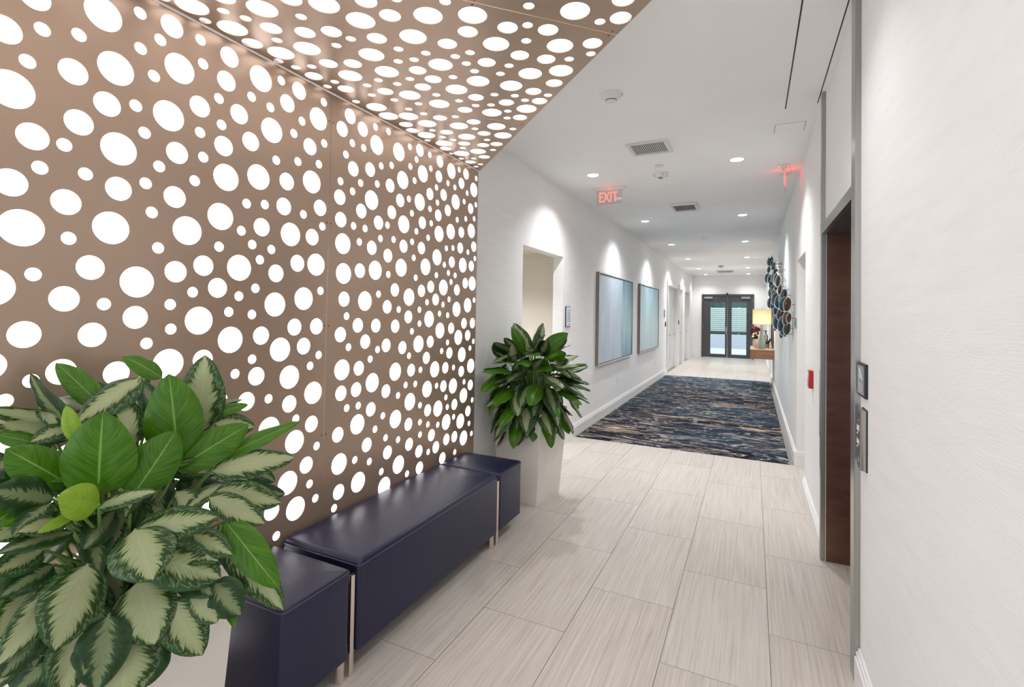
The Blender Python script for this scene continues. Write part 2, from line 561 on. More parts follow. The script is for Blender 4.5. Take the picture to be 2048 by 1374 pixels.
def mesh_obj(name, me, mat, parent=None):
    me.materials.append(M[mat])
    o = bpy.data.objects.new(name, me)
    COL.objects.link(o)
    o.parent = parent
    return o

# ---------------------------------------------------------------- plan of the place (metres)
XL, XR = -2.08, 0.43          # corridor walls
ZC = 3.09                     # white ceiling
YE = 20.15                    # end wall with the double doors
YB = -3.0                     # the lobby opens behind here
BBH = 0.15                    # baseboard height
XP = -2.05                    # face of the perforated wall panels
ZS = 2.757                    # underside of the perforated canopy
RAD = {'S': 0.0216, 'M': 0.042, 'L': 0.0572}

# ---- floor: grout bed with single tiles
fl = MB()
fl.box(XL - 2.6, XR + 1.6, YB, YE + 0.1, -0.06, -0.0035)
floor = struct(fl.build('floor', 'grout'))
TW, TL = 0.4572, 0.9144
GAP = 0.0016
tile_me = {}
def tile(x0, x1, y0, y1):
    w, l = round(x1 - x0 - 2 * GAP, 4), round(y1 - y0 - 2 * GAP, 4)
    if w < 0.02 or l < 0.02:
        return
    if (w, l) not in tile_me:
        b = bx(-w / 2, w / 2, -l / 2, l / 2, -0.0035, 0.0)
        o = b.build('tile', 'tile', floor)
        tile_me[(w, l)] = o.data
    else:
        o = bpy.data.objects.new('tile', tile_me[(w, l)])
        COL.objects.link(o)
        o.parent = floor
    o.location = ((x0 + x1) / 2, (y0 + y1) / 2, 0)
def lay(xa, xb, ya, yb):
    for k in range(-9, 6):
        x0, x1 = 0.0823 + k * TW, 0.0823 + (k + 1) * TW
        x0, x1 = max(x0, xa), min(x1, xb)
        if x1 - x0 < 0.02:
            continue
        off = 2.372 if k % 2 else 2.829
        n0 = math.floor((ya - off) / TL)
        y = off + n0 * TL
        while y < yb:
            a, b = max(y, ya), min(y + TL, yb)
            if b - a > 0.02:
                tile(x0, x1, a, b)
            y += TL
lay(XL, XR + 0.75, YB + 0.4, 6.12)
lay(XL - 1.4, XL, 4.3, 6.0)
lay(XL, XR, 13.50, YE)

# ---- ceiling
c = MB()
c.box(XL - 0.15, XR + 0.15, YB, YE + 0.2, ZC, ZC + 0.08)
ceiling = struct(c.build('ceiling', 'ceiling'))

# ---- left wall with the alcove opening and three door openings
OPEN_L = [(4.51, 5.69, 2.27), (13.92, 15.78, 2.40), (16.25, 17.10, 2.40), (17.50, 18.90, 2.40)]
def wall_with_openings(x0, x1, ya, yb, opens):
    b = MB()
    y = ya
    for o0, o1, h in opens:
        b.box(x0, x1, y, o0, 0, ZC)
        b.box(x0, x1, o0, o1, h, ZC)
        y = o1
    b.box(x0, x1, y, yb, 0, ZC)
    return b
struct(wall_with_openings(XL - 0.13, XL, -1.25, YE + 0.15, OPEN_L).build('wall_left', 'wall'))
# right wall: elevator opening and a side passage
struct(wall_with_openings(XR, XR + 0.14, YB, YE + 0.15, [(2.69, 3.86, 2.16), (5.20, 6.12, 2.19)]).build('wall_right', 'wall'))
# end wall round the double doors
b = MB()
b.box(XL, -1.745, YE, YE + 0.15, 0, ZC)
b.box(0.045, XR, YE, YE + 0.15, 0, ZC)
b.box(-1.745, 0.045, YE, YE + 0.15, 2.385, ZC)
struct(b.build('wall_end', 'wall'))

# alcove behind the left opening
b = MB()
b.box(XL - 1.5, XL - 0.13, 6.0, 6.1, 0, 2.36)
b.box(XL - 1.6, XL - 1.5, 4.1, 6.1, 0, 2.36)
b.box(XL - 1.5, XL - 0.13, 4.1, 4.2, 0, 2.36)
b.box(XL - 1.5, XL - 0.13, 4.2, 6.0, 2.36, 2.42)
struct(b.build('wall_alcove', 'alcove'))
b = MB()
for i, (d, z) in enumerate(((0.055, 2.36), (0.04, 2.335), (0.025, 2.30), (0.014, 2.265))):
    b.box(XL - 1.5, XL - 0.13, 6.0 - d, 6.0, z - 0.035, z)
struct(b.build('trim_1', 'alcove'))
# side passage behind the right opening
b = MB()
b.box(XR + 0.14, XR + 1.3, 6.12, 6.22, 0, 2.30)
b.box(XR + 1.3, XR + 1.4, 5.0, 6.22, 0, 2.30)
b.box(XR + 0.14, XR + 1.3, 4.95, 5.05, 0, 2.30)
b.box(XR + 0.14, XR + 1.3, 5.05, 6.12, 2.30, 2.36)
struct(b.build('wall_passage', 'alcove'))

# ---- baseboards with a stepped top
def base_y(b, xw, sgn, y0, y1):
    b.box(*sorted((xw, xw + sgn * 0.022)), y0, y1, 0, BBH - 0.035)
    b.box(*sorted((xw, xw + sgn * 0.016)), y0, y1, BBH - 0.035, BBH - 0.014)
    b.box(*sorted((xw, xw + sgn * 0.009)), y0, y1, BBH - 0.014, BBH)
def base_x(b, yw, sgn, x0, x1):
    b.box(x0, x1, *sorted((yw, yw + sgn * 0.022)), 0, BBH - 0.035)
    b.box(x0, x1, *sorted((yw, yw + sgn * 0.016)), BBH - 0.035, BBH - 0.014)
    b.box(x0, x1, *sorted((yw, yw + sgn * 0.009)), BBH - 0.014, BBH)
b = MB()
for a, e in ((3.56, 4.49), (5.69, 13.76), (16.05, 16.13), (17.22, 17.38), (19.02, YE)):
    base_y(b, XL, 1, a, e)
struct(b.build('baseboard_left', 'trim'))
b = MB()
for a, e in ((YB, 2.638), (3.915, 5.20), (6.12, 14.2), (15.4, YE)):
    base_y(b, XR, -1, a, e)
struct(b.build('baseboard_right', 'trim'))
b = MB()
base_x(b, 6.12, -1, XR - 0.022, XR + 1.3)
struct(b.build('baseboard_passage', 'trim'))
b = MB()
base_x(b, YE, -1, XL + 0.022, -1.745)
base_x(b, YE, -1, 0.045, XR - 0.022)
struct(b.build('baseboard_end', 'trim'))

# ---- carpet runner
b = bx(-1.20, 1.196, -3.69, 3.69, -0.0030, 0.006)
cp = b.build('carpet', 'carpet', loc=(-0.83, 9.81, 0))
tag(cp, 'dark navy and teal wall-to-wall carpet with cream streaks and squiggles', 'carpet')

HOLES = {  # per panel: hole centres in mm in the panel plane, by size
 'W0': {
  'L': '908,2610 951,2436 678,2248 1167,2534 1132,2332 968,2152 1371,2151 1351,1978 1525,2649 1864,2584 1589,2430 1526,2192 1831,2244 713,1827 952,1865 1215,1896 1040,1678 648,1639 1272,1533 1158,1366 1709,1954 1443,1766 1872,1820 1798,1640 1631,1607 1411,1448 1666,1390 1724,1251 1873,1153 1617,1017 1764,925 1729,731 1780,589 720,1152 1792,337 1106,699 1342,374 693,615 934,481 592,207 897,872 1480,185 532,2062 505,955 1227,878 484,434 449,2517 530,1210 502,769 1521,497 1100,1063 954,128 720,821 1307,735 786,450 465,2300 1651,216 1046,884 449,1923 1182,393 1353,992 1848,176 747,167 532,1501 954,298 919,704 856,1069 458,1346 462,590 1182,174 455,269 1538,742 524,1746 439,2669 1334,150 591,2616 1509,346 1348,566 1166,555',
  'M': '724,2565 658,2424 1134,2686 829,2370 1371,2677 1360,2567 928,2299 849,2206 1250,2414 1423,2446 732,2120 1356,2283 1167,2197 684,1962 971,2009 1163,2021 822,1930 1738,2680 1671,2591 1482,2343 1814,2422 1679,2209 1666,2084 1889,2121 895,1719 1175,1727 1284,1761 826,1609 1347,1672 1038,1547 729,1494 907,1487 1293,1370 825,1368 983,1347 650,1403 1549,1964 1842,1960 1632,1756 1754,1816 1746,1497 1884,1498 1561,1461 1805,1399 1542,1275 1495,1167 1727,1119 1365,1186 1867,993 1840,789 1642,624 1049,1274 637,981 658,331 767,2678 428,90 1024,590 1734,92 1670,393 985,1167 1460,861',
  'S': '746,2470 841,2501 1022,2676 1093,2612 1027,2546 1245,2689 713,2351 1075,2464 1258,2595 1017,2328 1329,2479 812,2118 1049,2238 1254,2308 1344,2371 1270,2210 1103,2126 752,2026 872,2037 1058,2050 1238,2104 1082,1945 1470,2058 1633,2687 1897,2685 1480,2547 1578,2536 1760,2535 1713,2457 1906,2468 1617,2296 1741,2325 1874,2348 1562,2072 1783,2067 832,1811 1108,1813 1348,1848 745,1684 1243,1649 938,1594 1158,1597 1163,1501 1078,1449 749,1347 689,1293 1448,1932 1907,2026 1503,1877 1603,1867 1544,1812 1525,1679 1445,1640 1905,1685 1400,1570 1511,1559 1903,1347 1518,1355 1849,1295 1437,1297 1609,1162 1768,1038 1519,955 1904,871 1864,686 1904,599 1671,496 1079,100 558,2458 657,2700 1169,788 1252,258 829,639 788,305 973,973 822,960 407,1776 581,2358 419,1229 575,77 1026,384 400,2034 871,214 661,720 432,858 1413,68 828,1173 1527,632 591,1852 650,76 584,1318 570,554 473,1633 1416,727 508,2197 736,933 1114,282 794,722 866,68 404,2114 429,1137 1402,462 1223,1062 488,1073 603,2149 1237,70 407,2196 427,1694 582,1967 729,1032 626,506 1908,347 572,1072 1550,68 597,881 398,1030 980,795 426,1557 1270,484 981,1061 1069,226 1050,490 1439,647 876,382 1415,1090',
 },
 'W1': {
  'L': '2312,2586 2519,2606 2779,2532 3135,2646 2564,2436 2277,2244 3471,2580 2750,2330 3202,2425 2584,2150 3141,2188 3443,2240 2988,2148 2056,1954 2968,1975 2566,1865 2831,1894 3322,1951 2323,1828 2066,1789 3472,1816 3057,1762 2654,1677 2240,1640 3406,1638 3243,1604 2886,1531 3023,1446 2768,1361 3276,1386 3332,1249 2071,1253 2529,1196 2966,1169 3472,1149 2318,1152 2878,1039 3212,1019 2686,981 3368,924 3016,880 2541,893 2201,926 3128,761 3328,730 3380,588 2066,734 2580,593 2217,589 2446,494 3314,238 3020,372 3034,138 2080,314 2269,134 2324,342 2518,361 2800,236 2713,389 2607,114 3340,396 3429,135 2419,105 3147,250',
  'M': '2089,2680 2031,2588 2190,2641 2740,2684 2981,2674 2122,2390 2259,2423 3346,2677 2972,2563 3281,2588 2441,2370 2025,2207 2866,2412 3037,2443 2542,2298 2193,2163 2462,2206 3096,2340 3426,2418 2973,2280 2036,2085 2342,2120 2784,2195 3292,2206 2586,2007 2288,1960 2780,2019 3280,2081 3487,2118 2434,1929 3164,1960 3453,1956 2193,1815 3364,1812 2898,1759 2508,1718 2790,1725 3243,1753 2074,1646 2961,1670 2438,1609 2651,1546 2186,1498 2338,1494 2519,1487 3356,1494 3487,1494 3172,1459 2053,1449 2250,1401 2436,1369 2596,1346 2905,1370 3415,1397 3154,1274 2862,1259 2202,1249 2693,1190 3103,1167 3328,1118 3470,994 2184,1128 2443,1084 3082,1034 2067,1123 2310,994 2890,889 3237,875 3441,789 2675,833 2051,898 2941,704 2282,789 2687,698 3135,631 3245,627 2470,698 2797,625 2999,605 3086,505 2807,510 2067,580 2045,120 3171,394 2796,93 3223,101 2207,270',
  'S': '2297,2691 2415,2703 2110,2534 2201,2535 2630,2674 2063,2455 2855,2687 2705,2611 2355,2471 2451,2501 2639,2545 2870,2594 3243,2685 3506,2682 2027,2296 2182,2324 2323,2352 2688,2463 3091,2543 2944,2477 3187,2534 2120,2261 3368,2531 2631,2327 2960,2370 3325,2454 3507,2466 2870,2307 2666,2238 2888,2208 3229,2293 3354,2322 3484,2346 2134,2066 2424,2118 2227,2066 2719,2125 2183,1981 2362,2026 2485,2037 2675,2048 2855,2101 3087,2055 3176,2068 3396,2062 2696,1943 3507,2023 3064,1930 3120,1875 3214,1863 2964,1846 2442,1812 2722,1811 3158,1809 2356,1685 3136,1677 3507,1682 2857,1648 3056,1636 2550,1594 2771,1595 3013,1569 3121,1558 2096,1551 2774,1500 2692,1449 2116,1376 2358,1348 3507,1345 3126,1354 3050,1295 3455,1293 2667,1288 2295,1295 2796,1182 3215,1159 3373,1031 2637,1098 2741,1092 2993,1048 2561,1040 3118,946 3505,868 2113,1034 2204,1033 2799,939 3139,871 2419,936 2802,823 2896,789 3018,763 3230,781 3461,686 2351,867 2806,737 2449,794 2571,755 3502,597 2906,594 2186,725 2307,684 3255,507 2416,594 2671,508 2036,502 2695,275 2131,79 3323,116 2447,250 2985,259 3417,268 2615,304 2705,157 2370,218 2881,392 2926,92 3469,337 2919,221 2205,391 2019,218 2548,227 3494,260 3242,333',
 },
 'W2': {
  'L': '-815,287 -970,146 -955,1543 -736,1045 -924,812 -652,1823 -90,871 -697,564 113,1295 -147,2626 -533,1918 -614,840 67,2077 6,1924 -531,1657 -1009,2158 221,1065 28,1614 -37,388 113,1747 -436,695 251,426 -352,1974 -1151,354 -547,2346 -1,713 -1140,1457 -1084,2318 -848,1188 -232,222 -1134,173 -532,483 -256,1097 -99,1225 -853,2326 -503,2608 -585,1163 -1147,856 -349,2286 -1056,1088 -908,2482 -609,1333 231,576 -1129,1306 -168,2009 188,1610 145,2587 211,240 -680,405 -980,434 -380,860 -812,2170 -799,2642 -852,560 152,2247 -221,762 -215,453 -407,1525 284,923 -2,538 243,1897 -298,1365 48,1003 -522,234 -26,1465 -785,711 283,717 -1068,2620 269,1359 -835,1865 -926,2026 -186,1465 -749,1664 -220,1646 -98,148 221,2093 -117,1812 -513,1009 -37,2323 -431,1285 -1121,1715 -324,1785 -382,324 -757,1385 -669,2122 -912,1388 -317,2640 -152,2159 -927,1713 -248,2413 138,2410 -139,613 -739,2488 -631,108 143,798 -926,973 -619,1532 -1129,515 -480,2155',
  'M': '-333,123 -787,885 -1149,2133 -806,1513 -1140,716 -1085,1891 -281,630 258,1757 302,2393 -604,693 252,1222 -171,989 -27,2508 104,352 -420,1126 -831,145 292,2656 16,251 -1024,688 -377,2486 -374,1003',
  'S': '-410,201 -651,215 -484,2484 -191,2302 -693,1144 -267,2093 -760,2031 -460,2707 -1054,2513 -131,1354 -539,1778 -174,2497 -682,2397 -58,1703 -663,2281 1,1353 -1183,1033 294,1537 -998,1217 -1164,2464 -603,2001 275,2252 -425,1709 -1122,1573 -445,123 144,104 -793,424 -27,2196 159,1985 39,2691 302,127 -506,2040 -1132,2012 -1033,791 -726,200 -1083,974 -589,2239 -48,1053 -724,1268 -379,521 -1172,2685 -246,1879 -953,299 -1188,2274 -652,2596 -161,338 -255,2530 119,654 -743,2267 -435,1787 -277,2184 -497,871 -283,1238 -951,2580 -623,1045 -958,2305 10,1208 -288,1535 -917,678 -988,1911 105,525 211,1484 -288,934 -970,546 -334,1625 -1041,908 -938,1262 -1016,1428 91,1496 -675,949 -93,262 35,84 120,1176 -751,1960 303,2529 306,1621 -1190,1206 123,924 -88,1614 -219,1273 59,1117 -575,2492 -970,1833 -129,2391 -1179,1821 -1060,2012 -333,758 -858,1061 -641,1712 -1086,2445 -1175,623 120,1861 -662,1942 -426,2403 14,2615 -405,2074 218,122 -1061,1530 -897,358 -236,71 160,1410 -42,2115 -338,2100 -482,361 -916,2650 -564,592 -684,2669 -1019,2408 -1078,613',
 },
 'C0': {
  'L': '-2939,169 -3048,246 -3008,360 -3082,485 -3289,515 -3405,655 -3047,679 -2969,902 -3104,990 -3219,772 -3483,922 -3576,820',
  'M': '-2962,543 -3146,362 -3237,414 -3184,629 -3511,688 -2948,749 -3115,863 -3355,787 -3337,920 -3281,1000 -3590,999 -3755,933',
  'S': '-2902,55 -2899,348 -2935,439 -3186,536 -3286,623 -3387,536 -3610,743 -2909,625 -3056,786 -2970,1013 -3225,915 -3311,700 -3451,801 -3411,1014 -3697,846 -3658,934 -3781,1023 -3857,1005',
 },
 'C1': {
  'L': '-2210,-572 -2325,-454 -2131,-316 -2474,-285 -2388,-169 -2015,-86 -2077,50 -1947,301 -2121,266 -2340,107 -2317,422 -2590,19 -2481,188 -2708,329 -2762,500 -1882,466 -2050,615 -1964,881 -2247,851 -2166,979 -2416,633 -2403,806 -2548,551 -2770,813 -2645,983 -1933,-766 -1913,-452 -2044,-605 -1887,-267 -1885,-609',
  'M': '-2104,-445 -2267,-301 -2025,-206 -2251,-169 -2428,-395 -1937,64 -1999,159 -2204,-63 -2189,121 -2124,415 -2498,-81 -2457,28 -2660,-154 -2412,328 -2754,0 -2477,415 -2583,380 -2709,200 -2001,476 -1913,622 -1870,784 -1896,1004 -2102,744 -2091,870 -2218,621 -2296,1001 -2422,937 -2604,672 -2522,1013 -2606,848 -2789,656 -2778,991',
  'S': '-2190,-661 -2202,-464 -2303,-549 -2226,-389 -2134,-176 -2360,-289 -2556,-304 -2595,-232 -1882,171 -1835,347 -2233,15 -2312,-44 -2558,-158 -2245,218 -2236,339 -2357,229 -2314,297 -2688,-55 -2759,-93 -2669,104 -2588,155 -2596,250 -2516,304 -2781,134 -2651,463 -2801,256 -2803,390 -1868,693 -1979,729 -1975,1039 -2160,526 -2052,968 -2217,471 -2262,534 -2209,729 -2320,589 -2300,715 -2418,504 -2436,1027 -2534,756 -2507,863 -2541,934 -2681,595 -2708,698 -2668,777 -2716,893 -2814,922 -1922,-162 -2001,-336 -1905,-938 -2107,-734 -1843,-825 -2041,-796 -2026,-712 -1886,-45',
 },
 'C2': {
  'L': '-1715,831 -1525,-1030 -1596,-847 -936,794 -824,93 -1462,-426 -1185,946 -1498,-597 -917,-1280 -921,-1470 -1208,-1059 -1174,-1225 -1178,229 -1180,-64 -1280,375 -1364,845 -1139,-238 -1178,-614 -911,-1680 -1393,-751 -1284,-337 -990,483 -1443,688 -977,242 -1411,109 -1017,-389 -819,458 -1151,-1540 -938,-232 -1633,-133 -937,-864 -1633,75 -859,-1877 -1414,-223 -1000,-1116 -1158,-786 -842,-1057 -1087,714 -1379,-924 -1628,520 -1569,282 -974,-707 -1623,-512 -902,-519 -1454,388 -865,989 -1273,-1411 -1530,-1181 -1379,-1104 -825,-81 -821,622 -1489,-69 -1310,609 -1344,-1276 -1075,-954 -981,-85 -1541,801 -1131,561 -1694,-714 -1343,-533 -1032,931 -806,-677 -817,297 -1064,-1366 -1695,-978 -805,-333 -1013,77 -1703,-303',
  'M': '-1588,967 -1692,1019 -1108,-493 -1480,-1317 -808,-822 -1552,-299 -1691,385 -1244,76 -1262,-174 -1475,535 -1396,994 -1392,243 -798,-1191',
  'S': '-1748,652 -1743,955 -1521,75 -804,-1707 -1100,354 -946,663 -816,-2025 -815,-1617 -844,-922 -783,-1345 -1740,-501 -1289,-1542 -1103,19 -940,-1784 -827,-1419 -1237,704 -1296,219 -1275,-781 -1300,-676 -1240,793 -1757,-405 -1483,214 -924,147 -1238,-495 -803,-454 -1090,-1745 -1182,-385 -1035,-1495 -1232,-896 -1294,1004 -1309,-25 -1624,-387 -1509,-777 -1762,-146 -777,-1772 -1603,636 -1717,-1088 -1019,-1785 -1756,271 -1233,478 -1083,-679 -1276,-1175 -994,-1584 -955,-969 -1659,-1154 -777,-1525 -1141,-1668 -1714,150 -930,350 -779,831 -1706,-831 -1492,-890 -788,-212 -1559,160 -817,729 -1570,-712 -1024,-1246 -1078,829 -1367,-1468 -1019,-552 -1158,399 -1333,497 -1330,-100 -1425,-1394 -1020,379 -1161,-1423 -1087,169 -1336,713 -914,35 -1484,937 -1536,-180 -1760,11 -1155,828 -925,580',
 },
 'C3': {
  'L': '-628,-1107 -341,387 -580,-1302 53,31 -381,-483 -368,-1332 41,-619 207,-1034 -491,-1955 195,-1401 -134,-974 -219,-511 78,260 257,-222 -500,-368 -574,-37 -560,-1629 -208,-1278 -508,-1447 -329,-1714 -392,696 239,-428 -608,716 -175,654 -314,-627 -337,-63 -144,-1536 -214,478 -129,62 -33,-760 -297,-1504 -300,186 -481,-189 -601,-663 -43,-234 -531,481 158,-747 206,124 -18,-1348 -119,-378 -272,-364 175,-59 -323,-1060 -607,323 -470,-1130 -17,-1154 -79,287 30,-415 -512,-936 -627,943 62,-988 -588,124 -276,-863 -1,449 -275,-1878 -466,-734 -463,905 -443,236 -490,-2104 -651,-1908 255,-632 135,-1170 -113,-1725 21,-1509 -204,-163 -647,-216',
  'M': '-654,-1760 -169,-662 -672,-2055 -419,51 -659,-1522 -538,-1821 -539,-535 -641,-431 -418,-1818 -666,-872 117,-195 -672,490 283,-863 23,-108 -336,829 264,-1277 165,-886 150,-531',
  'S': '-94,567 -163,168 -183,-1125 -222,-1685 -683,845 -130,-850 -299,51 -14,-1663 -419,-1524 -250,-1611 -275,608 -119,396 -511,587 -363,-297 99,-298 -432,582 -64,-547 -504,662 102,-1284 202,280 97,380 -622,-2198 278,-1186 -588,602 -218,-762 254,23 -277,-1159 302,-38 -458,356 -93,-1269 -179,329 -409,-855 -381,-1588 -502,1018 -251,319 -384,-1225 -354,581 -546,-827 294,-748 -154,-263 267,238 -103,-79 -393,518 -214,-1764 -473,-1270 17,-873 -597,-317 169,-325 -664,-1212 -521,780 -672,-1630 -674,-583 -216,-32 -686,-1404 -425,-596 -208,-1413 -395,-2020 -460,-34 -609,-793 -680,14 31,-1252 -567,-2030 -350,-771 -691,195 -675,-978 -687,608 -447,-1690',
 },
}

# ---------------------------------------------------------------- perforated backlit panels
def parse(d):
    return [(float(a) / 1000, float(b_) / 1000, RAD[c_]) for c_ in 'LMS' for a, b_ in (t.split(',') for t in d[c_].split())]

TH = 0.004
def wall_panel(key, y0, y1, label):
    t = thing('perforated_wall_panel', label, 'wall panel', (XP, y0, 0), 0, 'perforated wall panels')
    g = 0.0012
    z0, z1 = 0.03, 2.745
    hs = [(y - y0, z, r) for y, z, r in parse(HOLES[key])]
    me = perforated_mesh([(g, z0), (y1 - y0 - g, z0), (y1 - y0 - g, z1), (g, z1)], hs, TH, 'sheet')
    # local (a, b) -> world (x = normal, y = a, z = b)
    me.transform(Matrix(((0, 0, 1, -TH / 2), (1, 0, 0, 0), (0, 1, 0, 0), (0, 0, 0, 1))))
    mesh_obj('sheet', me, 'bronze', t)
    bx(-0.0125, -0.0065, 0.0055, y1 - y0 - 0.0055, z0 + 0.004, z1 - 0.004).build('light_diffuser', 'glow', t)
    bx(-0.0295, -0.0135, g, y1 - y0 - g, z0, z1).build('backing_tray', 'screw', t)
    bx(-0.0295, 0.0, g, y1 - y0 - g, z1 + 0.0005, z1 + 0.004).build('top_edge', 'bronze', t)
    if key == 'W1':
        bx(-0.0295, 0.0, y1 - y0, y1 - y0 + 0.0025, z0, z1).build('edge_return', 'bronze', t)
    for z in (0.35, 0.92, 1.50, 2.05, 2.60):
        for yy in (0.014, y1 - y0 - 0.014):
            s = MB().lathe([(0.0, 0.0), (0.0045, 0.0), (0.0035, 0.0015), (0, 0.002)], n=10)
            s.xform(Matrix.Translation((0, yy, z)) @ Matrix.Rotation(math.pi / 2, 4, 'Y'))
            s.build('screw', 'screw', t)
    return t
wall_panel('W2', -1.23, 0.36, 'bronze perforated backlit wall panel at the lobby end, farthest from the corridor')
wall_panel('W0', 0.36, 1.95, 'bronze perforated backlit wall panel behind the wider-leaved plant and the lobby end of the bench')
wall_panel('W1', 1.95, 3.535, 'bronze perforated backlit wall panel behind the long bench, ending at the white wall')

def clip(poly, nx, ny, d):
    """keep nx*x + ny*y <= d"""
    out = []
    for i in range(len(poly)):
        p, q = poly[i], poly[(i + 1) % len(poly)]
        a, b_ = nx * p[0] + ny * p[1] - d, nx * q[0] + ny * q[1] - d
        if a <= 0:
            out.append(p)
        if a * b_ < 0:
            t_ = a / (a - b_)
            out.append((p[0] + (q[0] - p[0]) * t_, p[1] + (q[1] - p[1]) * t_))
    return out
S2 = math.sqrt(0.5)
V1 = 1.067
US = [-3.966, -2.868, -1.80, -0.73, 0.34]
LBL = ['triangular bronze perforated backlit ceiling panel in the corner over the bench end',
       'bronze perforated backlit ceiling panel between two diagonal seams over the bench',
       'bronze perforated backlit ceiling panel nearer the lobby, ending at a diagonal seam',
       'bronze perforated backlit ceiling panel towards the lobby']
for k in range(4):
    a, e = US[k], US[k + 1]
    g = 0.0016
    poly = [(a + (g if k else 0), -4.0), (e - g, -4.0), (e - g, V1), (a + (g if k else 0), V1)]
    poly = clip(poly, -S2, -S2, 2.045)           # wall panel plane
    poly = clip(poly, S2, S2, XR - 0.004)        # right wall
    poly = clip(poly, S2, -S2, 1.2)              # lobby edge
    t = thing('perforated_ceiling_panel', LBL[k], 'ceiling panel', (0, 0, ZS), 0, 'perforated ceiling panels')
    hs = parse(HOLES['C%d' % k])
    me = perforated_mesh(poly, hs, TH, 'sheet')
    rot = Matrix(((S2, S2, 0, 0), (-S2, S2, 0, 0), (0, 0, 1, TH / 2), (0, 0, 0, 1)))
    me.transform(rot)
    mesh_obj('sheet', me, 'bronze', t)
    pin = clip(clip(clip(poly, -1, 0, -(a + 0.005)), 1, 0, e - 0.005), 0, 1, V1 - 0.005) if k else clip(clip(poly, 1, 0, e - 0.005), 0, 1, V1 - 0.005)
    pin = clip(pin, -S2, -S2, 2.04)
    w = [(S2 * (u + v), S2 * (v - u)) for u, v in pin]
    MB().prism(w, 0.0105, 0.0145).build('light_diffuser', 'glow', t)
    for u in (a + 0.016, e - 0.016):
        for v in (V1 - 0.03, V1 - 0.62, V1 - 1.2):
            x, y = S2 * (u + v), S2 * (v - u)
            if x > -2.0 and x < XR - 0.05:
                MB().lathe([(0, -0.002), (0.0035, -0.0015), (0.0045, 0.0)], x, y, 0, n=10).build('screw', 'screw', t)
# white bulkhead that carries the canopy up to the ceiling
full = [(US[0], -4.0), (1.5, -4.0), (1.5, V1), (US[0], V1)]
full = clip(full, -S2, -S2, 2.079)
full = clip(full, S2, S2, XR - 0.001)
full = clip(full, S2, -S2, 1.2)
b = MB().prism([(S2 * (u + v), S2 * (v - u)) for u, v in full], ZS + 0.0165, ZC)
struct(b.build('trim_2', 'ceiling'))

# ---------------------------------------------------------------- bench
def cushion(name, y0, y1, x0, x1, z0, z1, parent, top_r=0.03, crown=0.012):
    b_ = MB()
    bm = b_.bm
    cx, cy, hx, hy = (x0 + x1) / 2, (y0 + y1) / 2, (x1 - x0) / 2, (y1 - y0) / 2
    def ring(d, z, r0=0.02):
        r = max(r0 - d * 0.4, 0.006) if d < 0.06 else 0.03
        ax, ay = hx - d, hy - d
        out = []
        for sx, sy, a0 in ((1, -1, -90), (1, 1, 0), (-1, 1, 90), (-1, -1, 180)):
            for i in range(6):
                an = math.radians(a0 + i * 18)
                out.append(bm.verts.new((cx + sx * (ax - r) + r * math.cos(an), cy + sy * (ay - r) + r * math.sin(an), z)))
        return out
    prof = [(0.0, z0), (0.0, z1 - top_r)]
    for i in range(1, 6):
        an = math.pi / 2 * i / 5
        prof.append((top_r * (1 - math.cos(an)), z1 - top_r + top_r * math.sin(an)))
    m_ = min(hx, hy) - 0.035
    for k_ in (0.35, 0.6, 0.8, 1.0):
        d = top_r + (m_ - top_r) * k_
        prof.append((d, z1 + crown * math.sin(k_ * math.pi / 2)))
    rings = [ring(d, z) for d, z in prof]
    n = len(rings[0])
    bm.faces.new(rings[0][::-1])
    for a, e in zip(rings[:-1], rings[1:]):
        for i in range(n):
            bm.faces.new((a[i], a[(i + 1) % n], e[(i + 1) % n], e[i]))
    bm.faces.new(rings[-1])
    return b_.build(name, 'navy', parent, smooth=True)
bench = thing('bench', 'navy leather sectional bench with chrome legs under the perforated wall', 'bench', (-1.80, 2.35, 0))
def bloc(name, y0, y1, z1, top_r):
    ox, oy = -1.80, 2.35
    s = cushion(name, y0 - oy, y1 - oy, -2.038 - ox, -1.552 - ox, 0.092, z1, bench, top_r)
    zz = z1 - top_r
    x0, x1, a, e = -2.038 - ox, -1.552 - ox, y0 - oy, y1 - oy
    r = 0.018
    pts = []
    for cx, cy, a0 in ((x1 - r, a + r, -90), (x1 - r, e - r, 0), (x0 + r, e - r, 90), (x0 + r, a + r, 180)):
        for i in range(5):
            an = math.radians(a0 + i * 22.5)
            pts.append((cx + (r + 0.001) * math.cos(an), cy + (r + 0.001) * math.sin(an), zz))
    pts.append(pts[0])
    MB().tube(pts, 0.0032, 6).build('piping', 'navy_pipe', s, smooth=True)
    return s
bloc('side_seat', 1.30, 1.645, 0.470, 0.012)
bloc('centre_seat', 1.695, 3.020, 0.484, 0.026)
bloc('side_seat', 3.045, 3.40, 0.478, 0.012)
for yy in (1.668, 3.033):
    y = yy - 2.35
    f = MB()
    f.tube([(0.236, y, 0.0), (0.236, y, 0.435)], 0.0125, 12)
    f.tube([(-0.232, y, 0.0), (-0.232, y, 0.40)], 0.0095, 12)
    f.tube([(0.236, y, 0.115), (-0.232, y, 0.115)], 0.0085, 10)
    f.build('chrome_frame', 'chrome', bench, smooth=True)
for yy, xx in ((1.618, 0.222), (2.975, 0.222), (1.618, -0.20), (2.975, -0.20)):
    MB().lathe([(0.0, 0), (0.019, 0.0), (0.0205, 0.003), (0.0205, 0.10)], xx, yy - 2.35, 0, 20).build('leg', 'chrome', bench, smooth=True)

